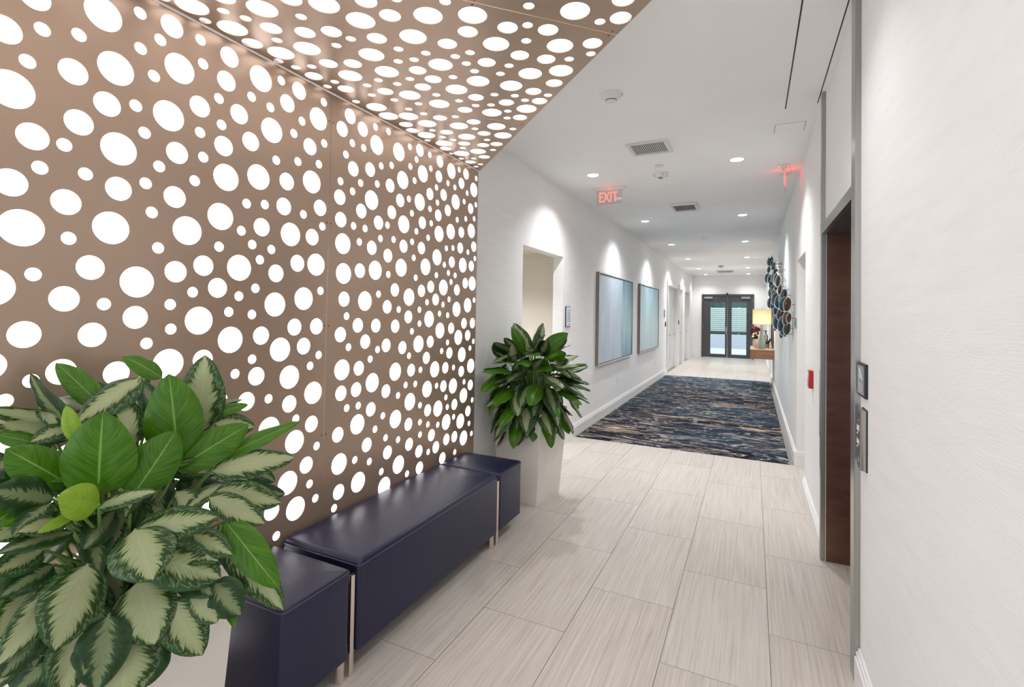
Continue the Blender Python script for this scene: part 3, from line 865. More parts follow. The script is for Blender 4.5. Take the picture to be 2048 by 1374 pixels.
# ---------------------------------------------------------------- plants
def leaf_obj(parent, B, T, n, W, sag, fold, mat, twist=0.0, tip_curl=0.0, ns=14, nv=4):
    B, T, n = Vector(B), Vector(T), Vector(n).normalized()
    ax = T - B
    L = ax.length
    Mid = (B + T) / 2 + n * sag * L
    bm = bmesh.new()
    uvl = bm.loops.layers.uv.new('UVMap')
    rows = []
    for i in range(ns + 1):
        t = i / ns
        c = B * (1 - t) ** 2 + Mid * 2 * t * (1 - t) + T * t * t
        tg = ((Mid - B) * 2 * (1 - t) + (T - Mid) * 2 * t).normalized()
        s = tg.cross(n)
        if s.length < 1e-4:
            s = tg.cross(Vector((0.3, 0.5, 0.8)))
        s.normalize()
        nn = s.cross(tg).normalized()
        if twist:
            q = Matrix.Rotation(twist * t, 3, tg)
            s, nn = q @ s, q @ nn
        w = W * 0.5 * (t ** 0.5) * ((1 - t) ** 0.72) / 0.4372
        if i == ns:
            w = 0.0004
        if i == 0:
            w = 0.003
        row = []
        for k in range(-nv, nv + 1):
            u = k / nv
            wob = 0.028 * W * math.sin(t * 15 + 3 * (1 if u > 0 else 0)) * abs(u) ** 2
            lift = abs(u) * w * math.sin(fold) - (abs(u) ** 3) * w * 0.30 + wob
            p = c + s * (u * w * math.cos(fold)) + nn * lift
            row.append((bm.verts.new(p), u, t))
        rows.append(row)
    for a, b_ in zip(rows[:-1], rows[1:]):
        for k in range(2 * nv):
            f = bm.faces.new((a[k][0], a[k + 1][0], b_[k + 1][0], b_[k][0]))
            for lp, q in zip(f.loops, (a[k], a[k + 1], b_[k + 1], b_[k])):
                lp[uvl].uv = (q[1] * 0.5 + 0.5, q[2])
            f.smooth = True
    me = bpy.data.meshes.new('leaf')
    bm.to_mesh(me)
    bm.free()
    me.materials.append(M[mat])
    o = bpy.data.objects.new('leaf', me)
    COL.objects.link(o)
    o.parent = parent
    return o

def petiole(leaf, B, root):
    B, root = Vector(B), Vector(root)
    d = (B - root)
    midp = root + d * 0.5 + Vector((0, 0, 0.10 * d.length))
    pts = [root, root * 0.5 + midp * 0.5, midp, midp * 0.5 + B * 0.5, B]
    MB().tube(pts, [0.006, 0.0055, 0.005, 0.0042, 0.0035], 6).build('petiole', 'petiole', leaf, smooth=True)

def planter(loc, rotz, label):
    t = thing('planter', label, 'planter', loc, rotz, 'tapered white planters')
    h, b0, b1, wall = 0.76, 0.190, 0.236, 0.02
    bm = bmesh.new()
    def ring(s, z):
        return [bm.verts.new((x * s, y * s, z)) for x, y in ((-1, -1), (1, -1), (1, 1), (-1, 1))]
    r = [ring(b0, 0), ring(b0 + (b1 - b0) * 0.5, h * 0.5), ring(b1, h), ring(b1 - wall, h), ring(b1 - wall - 0.01, h - 0.12)]
    bm.faces.new(r[0][::-1])
    for a, e in zip(r[:-1], r[1:]):
        for i in range(4):
            bm.faces.new((a[i], a[(i + 1) % 4], e[(i + 1) % 4], e[i]))
    bm.faces.new(r[-1])
    vert = [e for e in bm.edges if abs(e.verts[0].co.z - e.verts[1].co.z) > 0.2]
    bmesh.ops.bevel(bm, geom=vert, offset=0.008, segments=3, affect='EDGES', profile=0.5)
    b_ = MB(); b_.bm.free(); b_.bm = bm
    b_.build('body', 'planter', t)
    s = b1 - wall - 0.013
    MB().box(-s, s, -s, s, h - 0.115, h - 0.075).build('soil', 'soil', t)
    return t
planter((-1.75, 0.86, 0), 0.0, 'tapered white planter at the lobby end of the bench')
planter((-1.745, 4.00, 0), -0.148, 'tapered white planter at the corridor end of the bench, by the alcove')

# near plant: leaves placed round the crown.  columns: base, tip (right, up, towards the viewer; metres
# from the crown point, in the plant's own frame), width, kind, upward share of the blade normal
NP = Vector((-1.75, 0.86, 0.70))
near = thing('potted_plant', 'large variegated plant with broad leaves and a lime shoot at the lobby bench end', 'plant', NP)
hor = Vector((NP.x - EYE.x, NP.y - EYE.y, 0)).normalized()
PR = Vector((hor.y, -hor.x, 0))       # to the right as one faces the plant from the corridor
PU = Vector((0, 0, 1))
PF = -hor                             # out of the corner, towards the corridor
NEAR_LEAVES = [
    (-0.048, 0.569, -0.05, -0.167, 0.710, -0.12, 0.077, 'g', .3),
    (0.100, 0.648, -0.10, -0.006, 0.725, -0.12, 0.070, 'g', .5),
    (0.203, 0.467, -0.00, 0.211, 0.729, 0.02, 0.147, 'v', .15),
    (0.135, 0.423, 0.12, 0.108, 0.682, 0.10, 0.157, 'g', .1),
    (0.043, 0.663, -0.00, -0.107, 0.548, 0.05, 0.115, 'v', .55),
    (0.025, 0.470, 0.08, -0.007, 0.621, 0.02, 0.087, 'v', .2),
    (0.104, 0.483, 0.05, 0.037, 0.663, -0.00, 0.080, 'd', .3),
    (-0.048, 0.371, 0.20, -0.042, 0.606, 0.24, 0.172, 'g', .15),
    (0.024, 0.356, 0.20, 0.124, 0.527, 0.20, 0.129, 'g', .25),
    (0.134, 0.393, 0.12, 0.329, 0.503, 0.12, 0.109, 'g', .4),
    (0.231, 0.522, 0.00, 0.347, 0.548, 0.00, 0.047, 'g', .5),
    (0.247, 0.396, 0.10, 0.501, 0.485, 0.08, 0.067, 'g', .5),
    (0.228, 0.368, 0.12, 0.472, 0.376, 0.14, 0.098, 'v', .45),
    (0.233, 0.312, 0.15, 0.418, 0.251, 0.20, 0.099, 'v', .4),
    (0.214, 0.312, 0.20, 0.356, 0.219, 0.26, 0.085, 'v', .45),
    (0.239, 0.236, 0.22, 0.397, -0.023, 0.34, 0.113, 'v', .2),
    (0.250, 0.248, 0.24, 0.379, 0.056, 0.36, 0.098, 'g', .35),
    (-0.044, 0.369, 0.26, -0.120, 0.426, 0.34, 0.092, 'y', .2),
    (-0.084, 0.362, 0.27, -0.153, 0.347, 0.33, 0.026, 'y', .3),
    (-0.043, 0.359, 0.26, 0.076, 0.389, 0.30, 0.056, 'v', .6),
    (0.031, 0.278, 0.27, 0.222, 0.293, 0.32, 0.099, 'v', .45),
    (0.033, 0.298, 0.30, 0.069, 0.206, 0.42, 0.148, 'v', .3),
    (0.066, 0.207, 0.26, 0.231, 0.120, 0.33, 0.131, 'v', .35),
    (0.170, 0.227, 0.24, 0.260, 0.175, 0.32, 0.076, 'v', .4),
    (0.043, 0.139, 0.26, 0.080, 0.011, 0.36, 0.147, 'v', .2),
    (-0.063, 0.218, 0.26, -0.112, 0.084, 0.38, 0.139, 'v', .2),
    (0.109, 0.092, 0.31, 0.187, -0.061, 0.36, 0.115, 'v', .2),
    (0.024, 0.020, 0.31, 0.015, -0.116, 0.36, 0.157, 'v', .15),
    (-0.101, 0.195, 0.24, -0.208, 0.077, 0.36, 0.092, 'v', .3),
    (-0.074, 0.067, 0.31, -0.182, 0.004, 0.36, 0.103, 'd', .3),
    (0.212, 0.106, 0.31, 0.278, 0.015, 0.36, 0.103, 'd', .25),
    (0.255, 0.020, 0.31, 0.263, -0.014, 0.36, 0.029, 'g', .3),
    (-0.113, 0.401, 0.14, -0.232, 0.525, 0.18, 0.107, 'g', .35),
    (-0.141, 0.373, 0.16, -0.243, 0.437, 0.24, 0.104, 'd', .35),
    (-0.190, 0.492, 0.00, -0.277, 0.529, -0.00, 0.054, 'g', .5),
    (-0.123, 0.530, -0.00, -0.200, 0.508, 0.05, 0.065, 'v', .5),
    (-0.094, 0.303, 0.24, -0.221, 0.320, 0.34, 0.063, 'd', .5),
    (-0.154, 0.259, 0.20, -0.230, 0.260, 0.30, 0.074, 'v', .4),
    (-0.109, 0.332, 0.24, -0.188, 0.355, 0.32, 0.056, 'v', .5),
    (-0.145, 0.373, 0.20, -0.198, 0.342, 0.30, 0.061, 'd', .4),
    (0.139, 0.200, 0.26, 0.225, 0.167, 0.32, 0.066, 'v', .45),
    (-0.173, 0.327, 0.12, -0.246, 0.303, 0.20, 0.078, 'v', .4),
    (-0.208, 0.416, 0.05, -0.267, 0.369, 0.10, 0.082, 'd', .3),
    (-0.133, 0.214, 0.20, -0.216, 0.204, 0.30, 0.071, 'd', .4),
    (-0.131, 0.125, 0.31, -0.203, 0.047, 0.36, 0.074, 'd', .3),
    (-0.034, 0.530, -0.00, -0.023, 0.366, 0.05, 0.092, 'd', .1),
    (0.073, 0.409, 0.05, 0.101, 0.248, 0.10, 0.097, 'd', .1),
    (0.199, 0.375, -0.00, 0.183, 0.215, 0.06, 0.099, 'd', .1),
    (-0.090, 0.424, 0.00, -0.101, 0.270, 0.02, 0.100, 'd', .1),
    (0.134, 0.332, 0.15, 0.182, 0.277, 0.20, 0.064, 'v', .4),
    (0.260, 0.316, 0.10, 0.148, 0.291, 0.22, 0.057, 'v', .5),
    (-0.192, 0.599, -0.05, -0.148, 0.522, 0.00, 0.047, 'v', .4),
    (-0.103, 0.508, 0.10, -0.127, 0.606, 0.08, 0.044, 'y', .2),
    (0.244, 0.499, 0.02, 0.367, 0.470, 0.02, 0.084, 'v', .3),
    (-0.016, 0.096, 0.31, -0.035, -0.056, 0.36, 0.122, 'd', .15),
    (-0.175, 0.169, 0.20, -0.221, 0.107, 0.30, 0.088, 'v', .3),
    (-0.124, 0.115, 0.16, -0.150, 0.047, 0.36, 0.094, 'd', .2),
    (0.086, -0.001, 0.31, 0.055, -0.091, 0.36, 0.096, 'd', .15),
    (-0.187, 0.104, 0.31, -0.218, 0.021, 0.36, 0.083, 'v', .3),
    (-0.194, 0.378, 0.16, -0.242, 0.360, 0.26, 0.083, 'g', .4),
    (-0.229, 0.461, 0.05, -0.281, 0.451, 0.08, 0.082, 'd', .4),
    (0.164, 0.094, 0.31, 0.221, 0.015, 0.36, 0.077, 'v', .3),
    (0.136, 0.127, 0.20, 0.207, 0.095, 0.36, 0.086, 'd', .35),
    (-0.014, 0.310, 0.16, -0.072, 0.259, 0.26, 0.076, 'd', .35),
    (0.098, 0.232, 0.18, 0.028, 0.189, 0.24, 0.076, 'd', .3),
    (-0.179, 0.188, 0.12, -0.241, 0.123, 0.20, 0.085, 'd', .3),
    (-0.162, 0.467, -0.06, -0.247, 0.542, -0.08, 0.072, 'd', .4),
    (-0.079, 0.094, 0.31, -0.095, -0.047, 0.36, 0.109, 'v', .2),
    (-0.152, 0.109, 0.31, -0.156, -0.019, 0.36, 0.096, 'd', .2),
    (-0.032, 0.113, 0.28, -0.060, -0.009, 0.36, 0.097, 'd', .2),
    (0.311, 0.356, 0.00, 0.438, 0.267, 0.02, 0.085, 'd', .35),
    (0.328, 0.263, 0.05, 0.463, 0.228, 0.06, 0.068, 'd', .3),
    (-0.031, 0.576, -0.10, -0.102, 0.643, -0.12, 0.074, 'd', .4),
]
for bu, bv, bd, tu, tv, td, W, kind, up in NEAR_LEAVES:
    B = PR * bu + PU * bv + PF * bd
    T = PR * tu + PU * tv + PF * td
    nrm = PF * (1 - up) + PU * up + PR * random.uniform(-0.2, 0.2)
    lf = leaf_obj(near, B, T, nrm, W, random.uniform(0.06, 0.14), random.uniform(0.10, 0.34), 'leaf_' + kind, random.uniform(-0.3, 0.3))
    petiole(lf, B, (random.uniform(-0.05, 0.05), random.uniform(-0.05, 0.05), -0.05))

def keep_clear(plant, B, T, xmin):
    """bend a leaf that would pass through the wall aside along the wall"""
    lim = xmin - plant.location.x
    for P in (B, T):
        if P.x < lim:
            over = lim - P.x
            P.x = lim
            P.y += over * (1 if P.y >= 0 else -1) * 0.8

def dome_leaf(plant, th, ph, rx, rz, zc, L, W, kind, wall, rg=random):
    out = Vector((math.cos(th), math.sin(th), 0))
    d = out * math.cos(ph) + PU * math.sin(ph)
    B = out * (rx * math.cos(ph)) + PU * (zc + rz * math.sin(ph))
    # upper leaves stand up and out, lower ones hang outward
    rise = 1.15 * math.sin(ph) - 0.66 + rg.uniform(-0.5, 0.4)
    sidew = Vector((-out.y, out.x, 0)) * rg.uniform(-0.45, 0.45)
    dirv = (out * (0.80 - 0.35 * max(0, math.sin(ph))) + PU * rise + sidew).normalized()
    T = B + dirv * L
    keep_clear(plant, B, T, wall)
    ax = (T - B).normalized()
    nrm = (out * 0.75 + PU * 0.85)
    nrm = nrm - ax * nrm.dot(ax)
    nrm = nrm.normalized() + Vector((rg.uniform(-.3, .3), rg.uniform(-.3, .3), rg.uniform(-.2, .2)))
    lf = leaf_obj(plant, B, T, nrm, W, rg.uniform(0.05, 0.13), rg.uniform(0.08, 0.34), 'leaf_' + kind, rg.uniform(-0.4, 0.4))
    petiole(lf, B, (rg.uniform(-0.05, 0.05), rg.uniform(-0.05, 0.05), -0.05))

# leaves on the wall side and inside of the near plant
rnd = random.Random(8)
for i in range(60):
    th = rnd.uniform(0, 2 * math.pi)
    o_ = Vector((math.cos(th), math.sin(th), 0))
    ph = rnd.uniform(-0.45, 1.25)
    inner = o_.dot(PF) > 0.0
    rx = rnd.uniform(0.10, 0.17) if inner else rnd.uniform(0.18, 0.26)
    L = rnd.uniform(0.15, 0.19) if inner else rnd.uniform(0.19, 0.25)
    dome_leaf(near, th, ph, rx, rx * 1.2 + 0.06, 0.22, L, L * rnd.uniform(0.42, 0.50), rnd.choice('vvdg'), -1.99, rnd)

FP = Vector((-1.745, 4.00, 0.72))
far = thing('potted_plant', 'bushy variegated evergreen plant in the planter between bench and alcove', 'plant', FP)
rnd = random.Random(4)
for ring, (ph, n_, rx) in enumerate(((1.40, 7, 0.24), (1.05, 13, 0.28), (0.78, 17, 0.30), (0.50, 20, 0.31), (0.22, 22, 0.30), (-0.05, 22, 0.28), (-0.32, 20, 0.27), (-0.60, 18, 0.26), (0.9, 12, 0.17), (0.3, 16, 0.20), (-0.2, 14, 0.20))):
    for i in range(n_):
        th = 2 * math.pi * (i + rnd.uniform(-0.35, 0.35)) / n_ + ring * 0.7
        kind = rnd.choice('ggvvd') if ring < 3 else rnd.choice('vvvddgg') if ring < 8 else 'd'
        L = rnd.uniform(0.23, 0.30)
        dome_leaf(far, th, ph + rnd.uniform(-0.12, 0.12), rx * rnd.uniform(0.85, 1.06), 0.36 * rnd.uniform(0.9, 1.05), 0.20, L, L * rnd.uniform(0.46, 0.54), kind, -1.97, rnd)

# ---------------------------------------------------------------- elevator entrance
el = thing('elevator_entrance', 'elevator entrance with stainless steel jambs beside the call buttons', 'elevator', (XR, 3.28, 0))
def eb(name, mat, *a, **k):
    x0, x1, y0, y1, z0, z1 = a
    return bx(x0 - XR, x1 - XR, y0 - 3.28, y1 - 3.28, z0, z1, **k).build(name, mat, el)
eb('jamb_strip', 'steel', 0.407, 0.432, 2.640, 2.734, 0, ZC - 0.002, bev=0.0015, seg=1)
eb('jamb_strip', 'steel', 0.407, 0.432, 3.836, 3.892, 0, ZC - 0.002, bev=0.0015, seg=1)
eb('jamb_return', 'steel', 0.432, 0.60, 2.704, 2.734, 0, 2.14)
eb('jamb_return', 'steel_reflection', 0.434, 0.60, 3.836, 3.859, 0, 2.14)
eb('jamb_bead', 'silver', 0.4325, 0.4375, 3.8325, 3.836, 0, 2.14)
eb('head_strip', 'steel', 0.407, 0.43, 2.734, 3.836, 2.138, 2.20)
eb('head_soffit', 'grey_frame', 0.43, 0.60, 2.734, 3.836, 2.138, 2.158)
d_ = eb('door_leaf', 'steel_reflection', 0.60, 0.63, 2.72, 3.284, 0.004, 2.15)
d_ = eb('door_leaf', 'steel_reflection', 0.60, 0.63, 3.286, 3.85, 0.004, 2.15)
eb('handrail_plate', 'steel', 0.404, 0.4065, 3.872, 3.891, 0.80, 1.24)

# call button housing
t = thing('call_button_panel', 'stainless elevator call panel with two round buttons below the grey sign', 'call button', (XR, 2.54, 0.954))
bx(-0.0045, 0.0, -0.052, 0.047, -0.004, 0.252).build('back_plate', 'black', t)
prof = [(-0.0045, -0.044), (-0.014, -0.044), (-0.020, -0.038), (-0.023, -0.028), (-0.023, 0.028), (-0.020, 0.038), (-0.014, 0.044), (-0.0045, 0.044)]
MB().prism(prof, 0.0, 0.248).build('housing', 'steel', t)
bx(-0.0238, -0.0231, -0.025, 0.026, 0.012, 0.236).build('face_plate', 'grey_frame', t)
for z in (0.165, 0.11):
    s = MB().lathe([(0.021, 0), (0.021, 0.004), (0.017, 0.008), (0.0, 0.0085)], n=24)
    s.xform(Matrix.Translation((-0.0238, 0, z)) @ Matrix.Rotation(-math.pi / 2, 4, 'Y'))
    s.build('button', 'chrome', t, smooth=True)
for z in (0.032, 0.042, 0.200):
    bx(-0.0244, -0.0238, -0.015, 0.015, z, z + 0.004).build('engraving', 'silver', t)

# sign over the buttons
t = thing('elevator_sign', 'small grey sign with white flame and stair symbols above the call panel', 'sign', (XR, 2.55, 1.253))
bx(-0.010, 0.0, -0.065, 0.075, 0.0, 0.142).build('back_plate', 'black', t)
bx(-0.0145, -0.0102, -0.046, 0.075, 0.012, 0.132).build('face_plate', 'sign_grey', t)
def mark(pts, name='symbol', parent=t, x=-0.0146, r=0.0022, mat='sign_white'):
    MB().tube([(x, a, z) for a, z in pts], r, 6).build(name, mat, parent)
mark([(0.03, 0.075), (0.012, 0.083), (0.012, 0.10), (0.03, 0.118), (0.022, 0.10), (0.038, 0.092), (0.03, 0.075)])
mark([(-0.03, 0.076), (-0.018, 0.076), (-0.018, 0.088), (-0.006, 0.088), (-0.006, 0.10), (0.004, 0.10)])
for i, z in enumerate((0.056, 0.046, 0.036, 0.026)):
    mark([(-0.032, z), (0.055 - 0.008 * (i % 2), z)], 'text_line', t, -0.0146, 0.0013)

# fire alarm pull station
t = thing('fire_alarm_pull', 'red fire alarm pull station on the white wall by the elevator', 'fire alarm', (XR, 4.575, 1.028))
bx(-0.030, 0.0, -0.055, 0.055, 0.0, 0.139, bev=0.004).build('housing', 'red', t)
bx(-0.040, -0.0302, -0.030, 0.030, 0.045, 0.082, bev=0.003).build('pull_lever', 'white_plastic', t)
bx(-0.0312, -0.0301, -0.035, 0.035, 0.100, 0.120).build('label_plate', 'white_plastic', t)

# thermostat-like plate at the passage corner
t = thing('wall_switch', 'small dark switch plate at the passage corner beside the disc sculpture', 'switch', (XR, 6.20, 1.46))
bx(-0.014, 0.0, -0.04, 0.04, 0.0, 0.115, bev=0.002).build('plate', 'sign_grey', t)
bx(-0.018, -0.0142, -0.012, 0.012, 0.03, 0.085).build('rocker', 'black', t)

# ---------------------------------------------------------------- doors
d1 = bpy.data.objects.new('door_1', None)
COL.objects.link(d1)
d1.location = (-0.85, YE - 0.01, 0)
struct(d1, 'charcoal framed glass double doors at the end of the corridor')
f = MB()
f.box(-0.895, -0.845, -0.03, 0.12, 0, 2.385)
f.box(0.845, 0.895, -0.03, 0.12, 0, 2.385)
f.box(-0.845, 0.845, -0.03, 0.12, 2.335, 2.385)
f.build('frame', 'grey_frame', d1)
for sgn in (-1, 1):
    xa, xb = (-0.842, -0.003) if sgn < 0 else (0.003, 0.842)
    ga, gb = (-0.585, -0.075) if sgn < 0 else (0.150, 0.645)
    lf = MB()
    lf.box(xa, ga, 0.01, 0.055, 0.012, 2.33)
    lf.box(gb, xb, 0.01, 0.055, 0.012, 2.33)
    lf.box(ga, gb, 0.01, 0.055, 2.08, 2.33)
    lf.box(ga, gb, 0.01, 0.055, 0.012, 0.14)
    leaf_ = lf.build('door_leaf', 'grey_frame', d1)
    bx(ga, gb, 0.028, 0.034, 0.14, 2.08).build('pane', 'glass', leaf_)
    cx = -0.66 if sgn < 0 else 0.62
    bx(cx - 0.15, cx + 0.15, -0.05, 0.0095, 2.21, 2.285, bev=0.006).build('door_closer', 'closer', leaf_)
    hx = -0.035
    if sgn < 0:
        h = MB()
        h.box(hx - 0.022, hx + 0.022, 0.002, 0.0095, 0.90, 1.16)
        h.tube([(hx, 0.004, 0.95), (hx, -0.045, 0.955), (hx, -0.055, 1.0), (hx, -0.055, 1.06), (hx, -0.045, 1.105), (hx, 0.004, 1.11)], 0.009, 8)
        h.build('handle', 'steel', leaf_)
    for z in (0.25, 1.1, 2.1):
        xh = xa if sgn < 0 else xb
        MB().lathe([(0.011, z), (0.011, z + 0.10)], xh, 0.0, 0, 10).build('hinge', 'closer', leaf_)
bx(-0.03, 0.03, -0.07, -0.031, 2.34, 2.43).build('astragal_bracket', 'black', d1)

DOORS = [(13.92, 15.78, 'door_2'), (16.25, 17.10, 'door_3'), (17.50, 18.90, 'door_4')]
for y0, y1, nm in DOORS:
    h = 2.40
    root = bpy.data.objects.new(nm, None)
    COL.objects.link(root)
    root.location = (XL, (y0 + y1) / 2, 0)
    struct(root, 'white framed doorway in the left corridor wall')
    w = (y1 - y0) / 2
    cs = MB()
    cw = 0.12
    cs.box(0.0005, 0.022, -w - cw, -w, 0, h + cw)
    cs.box(0.0005, 0.022, w, w + cw, 0, h + cw)
    cs.box(0.0005, 0.022, -w, w, h, h + cw)
    cs.box(0.022, 0.032, -w - cw, -w - cw + 0.03, 0, h + cw)
    cs.box(0.022, 0.032, w + cw - 0.03, w + cw, 0, h + cw)
    cs.build('casing', 'trim', root)
    j = MB()
    j.box(-0.13, 0, -w, -w + 0.018, 0, h)
    j.box(-0.13, 0, w - 0.018, w, 0, h)
    j.box(-0.13, 0, -w + 0.018, w - 0.018, h - 0.018, h)
    j.build('jamb', 'trim', root)
    if y1 - y0 > 1.5:
        lv = ((-w + 0.02, -0.003), (0.003, w - 0.02))
    else:
        lv = ((-w + 0.02, w - 0.02),)
    for a, e in lv:
        dl = MB()
        dl.box(-0.115, -0.075, a, e, 0.008, h - 0.02)
        l_ = dl.build('door_leaf', 'door_paint', root)
        for za, zb in ((0.25, 0.95), (1.15, 2.2)):
            pm = MB()
            pm.box(-0.075, -0.068, a + 0.12, e - 0.12, za, zb, bev=0.004, seg=1)
            pm.build('raised_panel', 'door_paint', l_)
        hh = MB()
        hh.tube([(-0.074, e - 0.06, 1.0), (-0.03, e - 0.06, 1.0), (-0.028, e - 0.16, 1.0)], 0.009, 8)
        hh.build('lever', 'steel', l_)

# doorway on the right wall beyond the console
root = bpy.data.objects.new('door_5', None)
COL.objects.link(root)
root.location = (XR, 14.8, 0)
struct(root, 'white painted door in the right corridor wall past the console')
cs = MB()
cs.box(-0.024, -0.0005, -0.58, -0.46, 0, 2.5)
cs.box(-0.024, -0.0005, 0.46, 0.58, 0, 2.5)
cs.box(-0.024, -0.0005, -0.46, 0.46, 2.38, 2.5)
cs.build('casing', 'trim', root)
bx(-0.012, -0.0005, -0.455, 0.455, 0.008, 2.375).build('door_leaf', 'door_paint', root)

# black card readers, slim room signs
for y, z, lab in ((13.55, 1.27, 'black oval card reader between the second painting and the first doorway'), (15.97, 1.29, 'black oval card reader on the far casing of the first doorway')):
    s = MB().lathe([(0.0, 0), (0.03, 0.0), (0.035, 0.008), (0.03, 0.022), (0.0, 0.026)], n=20)
    xw = XL if y < 15 else XL + 0.023
    s.xform(Matrix.Diagonal((1, 1, 1, 1)) @ Matrix.Translation((xw, y, z + 0.065)) @ Matrix.Diagonal((1, 1, 2.0, 1)) @ Matrix.Rotation(math.pi / 2, 4, 'Y'))
    tag(s.build('card_reader', 'black', None, smooth=True), lab, 'card reader')
t = thing('room_sign', 'narrow silver room sign above the card reader by the first doorway', 'sign', (XL, 13.44, 1.52))
bx(0.0, 0.010, -0.08, 0.08, 0, 0.19).build('back_plate', 'black', t)
bx(0.0102, 0.014, -0.07, 0.08, 0.008, 0.182).build('face_plate', 'sign_white', t)

# restroom sign by the alcove
t = thing('restroom_sign', 'restroom sign with two figure symbols on the wall beside the alcove', 'sign', (XL, 5.865, 1.415))
bx(0.0, 0.012, -0.085, 0.085, 0, 0.255).build('back_plate', 'black', t)
bx(0.0122, 0.018, -0.077, 0.077, 0.008, 0.247).build('face_plate', 'sign_white', t)
for cy, sk in ((-0.030, 1), (0.030, 0)):
    s = MB().lathe([(0.0, 0), (0.010, 0), (0.010, 0.002), (0, 0.002)], n=14)
    s.xform(Matrix.Translation((0.0181, cy, 0.205)) @ Matrix.Rotation(math.pi / 2, 4, 'Y'))
    s.build('figure_head', 'sign_blue', t)
    if sk:
        mark([(cy, 0.185), (cy - 0.018, 0.105)], 'figure_body', t, 0.0185, 0.003, 'sign_blue')
        mark([(cy, 0.185), (cy + 0.018, 0.105)], 'figure_body', t, 0.0185, 0.003, 'sign_blue')
        mark([(cy - 0.018, 0.105), (cy + 0.018, 0.105)], 'figure_body', t, 0.0185, 0.003, 'sign_blue')
    else:
        mark([(cy - 0.014, 0.185), (cy - 0.014, 0.10)], 'figure_body', t, 0.0185, 0.003, 'sign_blue')
        mark([(cy + 0.014, 0.185), (cy + 0.014, 0.10)], 'figure_body', t, 0.0185, 0.003, 'sign_blue')
        mark([(cy - 0.014, 0.185), (cy + 0.014, 0.185)], 'figure_body', t, 0.0185, 0.003, 'sign_blue')
    mark([(cy - 0.007, 0.105), (cy - 0.007, 0.06)], 'figure_leg', t, 0.0185, 0.003, 'sign_blue')
    mark([(cy + 0.007, 0.105), (cy + 0.007, 0.06)], 'figure_leg', t, 0.0185, 0.003, 'sign_blue')
mark([(-0.05, 0.03), (0.05, 0.03)], 'text_line', t, 0.0185, 0.003, 'sign_blue')

# wall outlets
for y, z, lab in ((8.45, 0.40, 'white power outlet low on the wall under the first painting'), (12.05, 0.38, 'white power outlet low on the wall under the second painting')):
    t = thing('power_outlet', lab, 'outlet', (XL, y, z), 0, 'wall outlets')
    bx(0.0, 0.006, -0.036, 0.036, 0, 0.115, bev=0.002, seg=1).build('plate', 'white_plastic', t)
    for zz in (0.022, 0.066):
        bx(0.0061, 0.008, -0.016, 0.016, zz, zz + 0.028).build('socket', 'vent', t)

# ---------------------------------------------------------------- paintings
M['paint1'] = painting_mat('abstract_blue_lavender', 1)
M['paint2'] = painting_mat('abstract_aqua', 2)
for y0, y1, z0, z1, mt, lab in ((7.10, 9.38, 0.815, 2.205, 'paint1', 'framed abstract painting, pale lavender with a darker blue right-hand band'),
                              (10.07, 12.27, 0.80, 2.205, 'paint2', 'framed abstract painting in pale aqua with a broken dark vertical line')):
    t = thing('painting', lab, 'painting', (XL, y0, z0), 0, 'abstract paintings in the corridor')
    L, H = y1 - y0, z1 - z0
    f = MB()
    e = 0.022
    f.box(0.0005, 0.050, 0, e, 0, H)
    f.box(0.0005, 0.050, L - e, L, 0, H)
    f.box(0.0005, 0.050, e, L - e, 0, e)
    f.box(0.0005, 0.050, e, L - e, H - e, H)
    fr = f.build('frame', 'frame_side', t)
    g = MB()
    e2 = 0.016
    g.box(0.0502, 0.053, 0, e2, 0, H)
    g.box(0.0502, 0.053, L - e2, L, 0, H)
    g.box(0.0502, 0.053, e2, L - e2, 0, e2)
    g.box(0.0502, 0.053, e2, L - e2, H - e2, H)
    g.build('frame_face', 'silver', fr)
    bx(0.006, 0.040, 0.028, L - 0.028, 0.028, H - 0.028).build('canvas', mt, t)

# ---------------------------------------------------------------- ceiling fittings
def downlight(x, y, lab, z=ZC, watts=DOWNLIGHT_W):
    t = thing('downlight', lab, 'ceiling light', (x, y, z), 0, 'recessed ceiling downlights')
    MB().lathe([(0.058, -0.0005), (0.068, -0.003), (0.074, -0.003), (0.076, -0.0005)], n=32, close=False).build('trim_ring', 'white_plastic', t, smooth=True)
    MB().lathe([(0.0, -0.0022), (0.058, -0.0022), (0.058, -0.0006), (0, -0.0006)], n=32).build('lens', 'downlight', t)
    ld = bpy.data.lights.new('downlight_lamp', 'SPOT')
    ld.energy = watts
    ld.color = (0.97, 0.985, 1.0)
    ld.spot_size = math.radians(130)
    ld.spot_blend = 1.0
    ld.shadow_soft_size = 0.05
    lo = bpy.data.objects.new('downlight_lamp', ld)
    COL.objects.link(lo)
    lo.parent = t
    lo.location = (0, 0, -0.012)
side = {-1.57: 'painting wall', -0.145: 'elevator wall'}
DL_Y = [5.19, 8.10, 11.0, 14.0, 17.05, 19.55]
where = ['first beyond the perforated canopy', 'second beyond the perforated canopy', 'third beyond the perforated canopy', 'fourth beyond the perforated canopy', 'fifth beyond the perforated canopy', 'nearest the glass double doors']
for x in (-1.57, -0.145):
    for y, wh in zip(DL_Y, where):
        downlight(x, y, 'recessed round downlight along the %s, %s' % (side[x], wh), ZC, DOWNLIGHT_W * (0.55 if y > 19 else 1.25 if y > 13 else 1.0))
downlight(-0.145, 2.25, 'recessed round downlight above the elevator doors', ZC, DOWNLIGHT_W * 0.3)
downlight(XL - 0.75, 5.1, 'added round downlight that brightens the alcove', 2.36, DOWNLIGHT_W * 0.75)  # lamp added to lift the dark alcove
downlight(XR + 0.70, 5.6, 'added round downlight that brightens the side passage', 2.30, DOWNLIGHT_W * 0.16)  # unseen lamp, added to light the passage

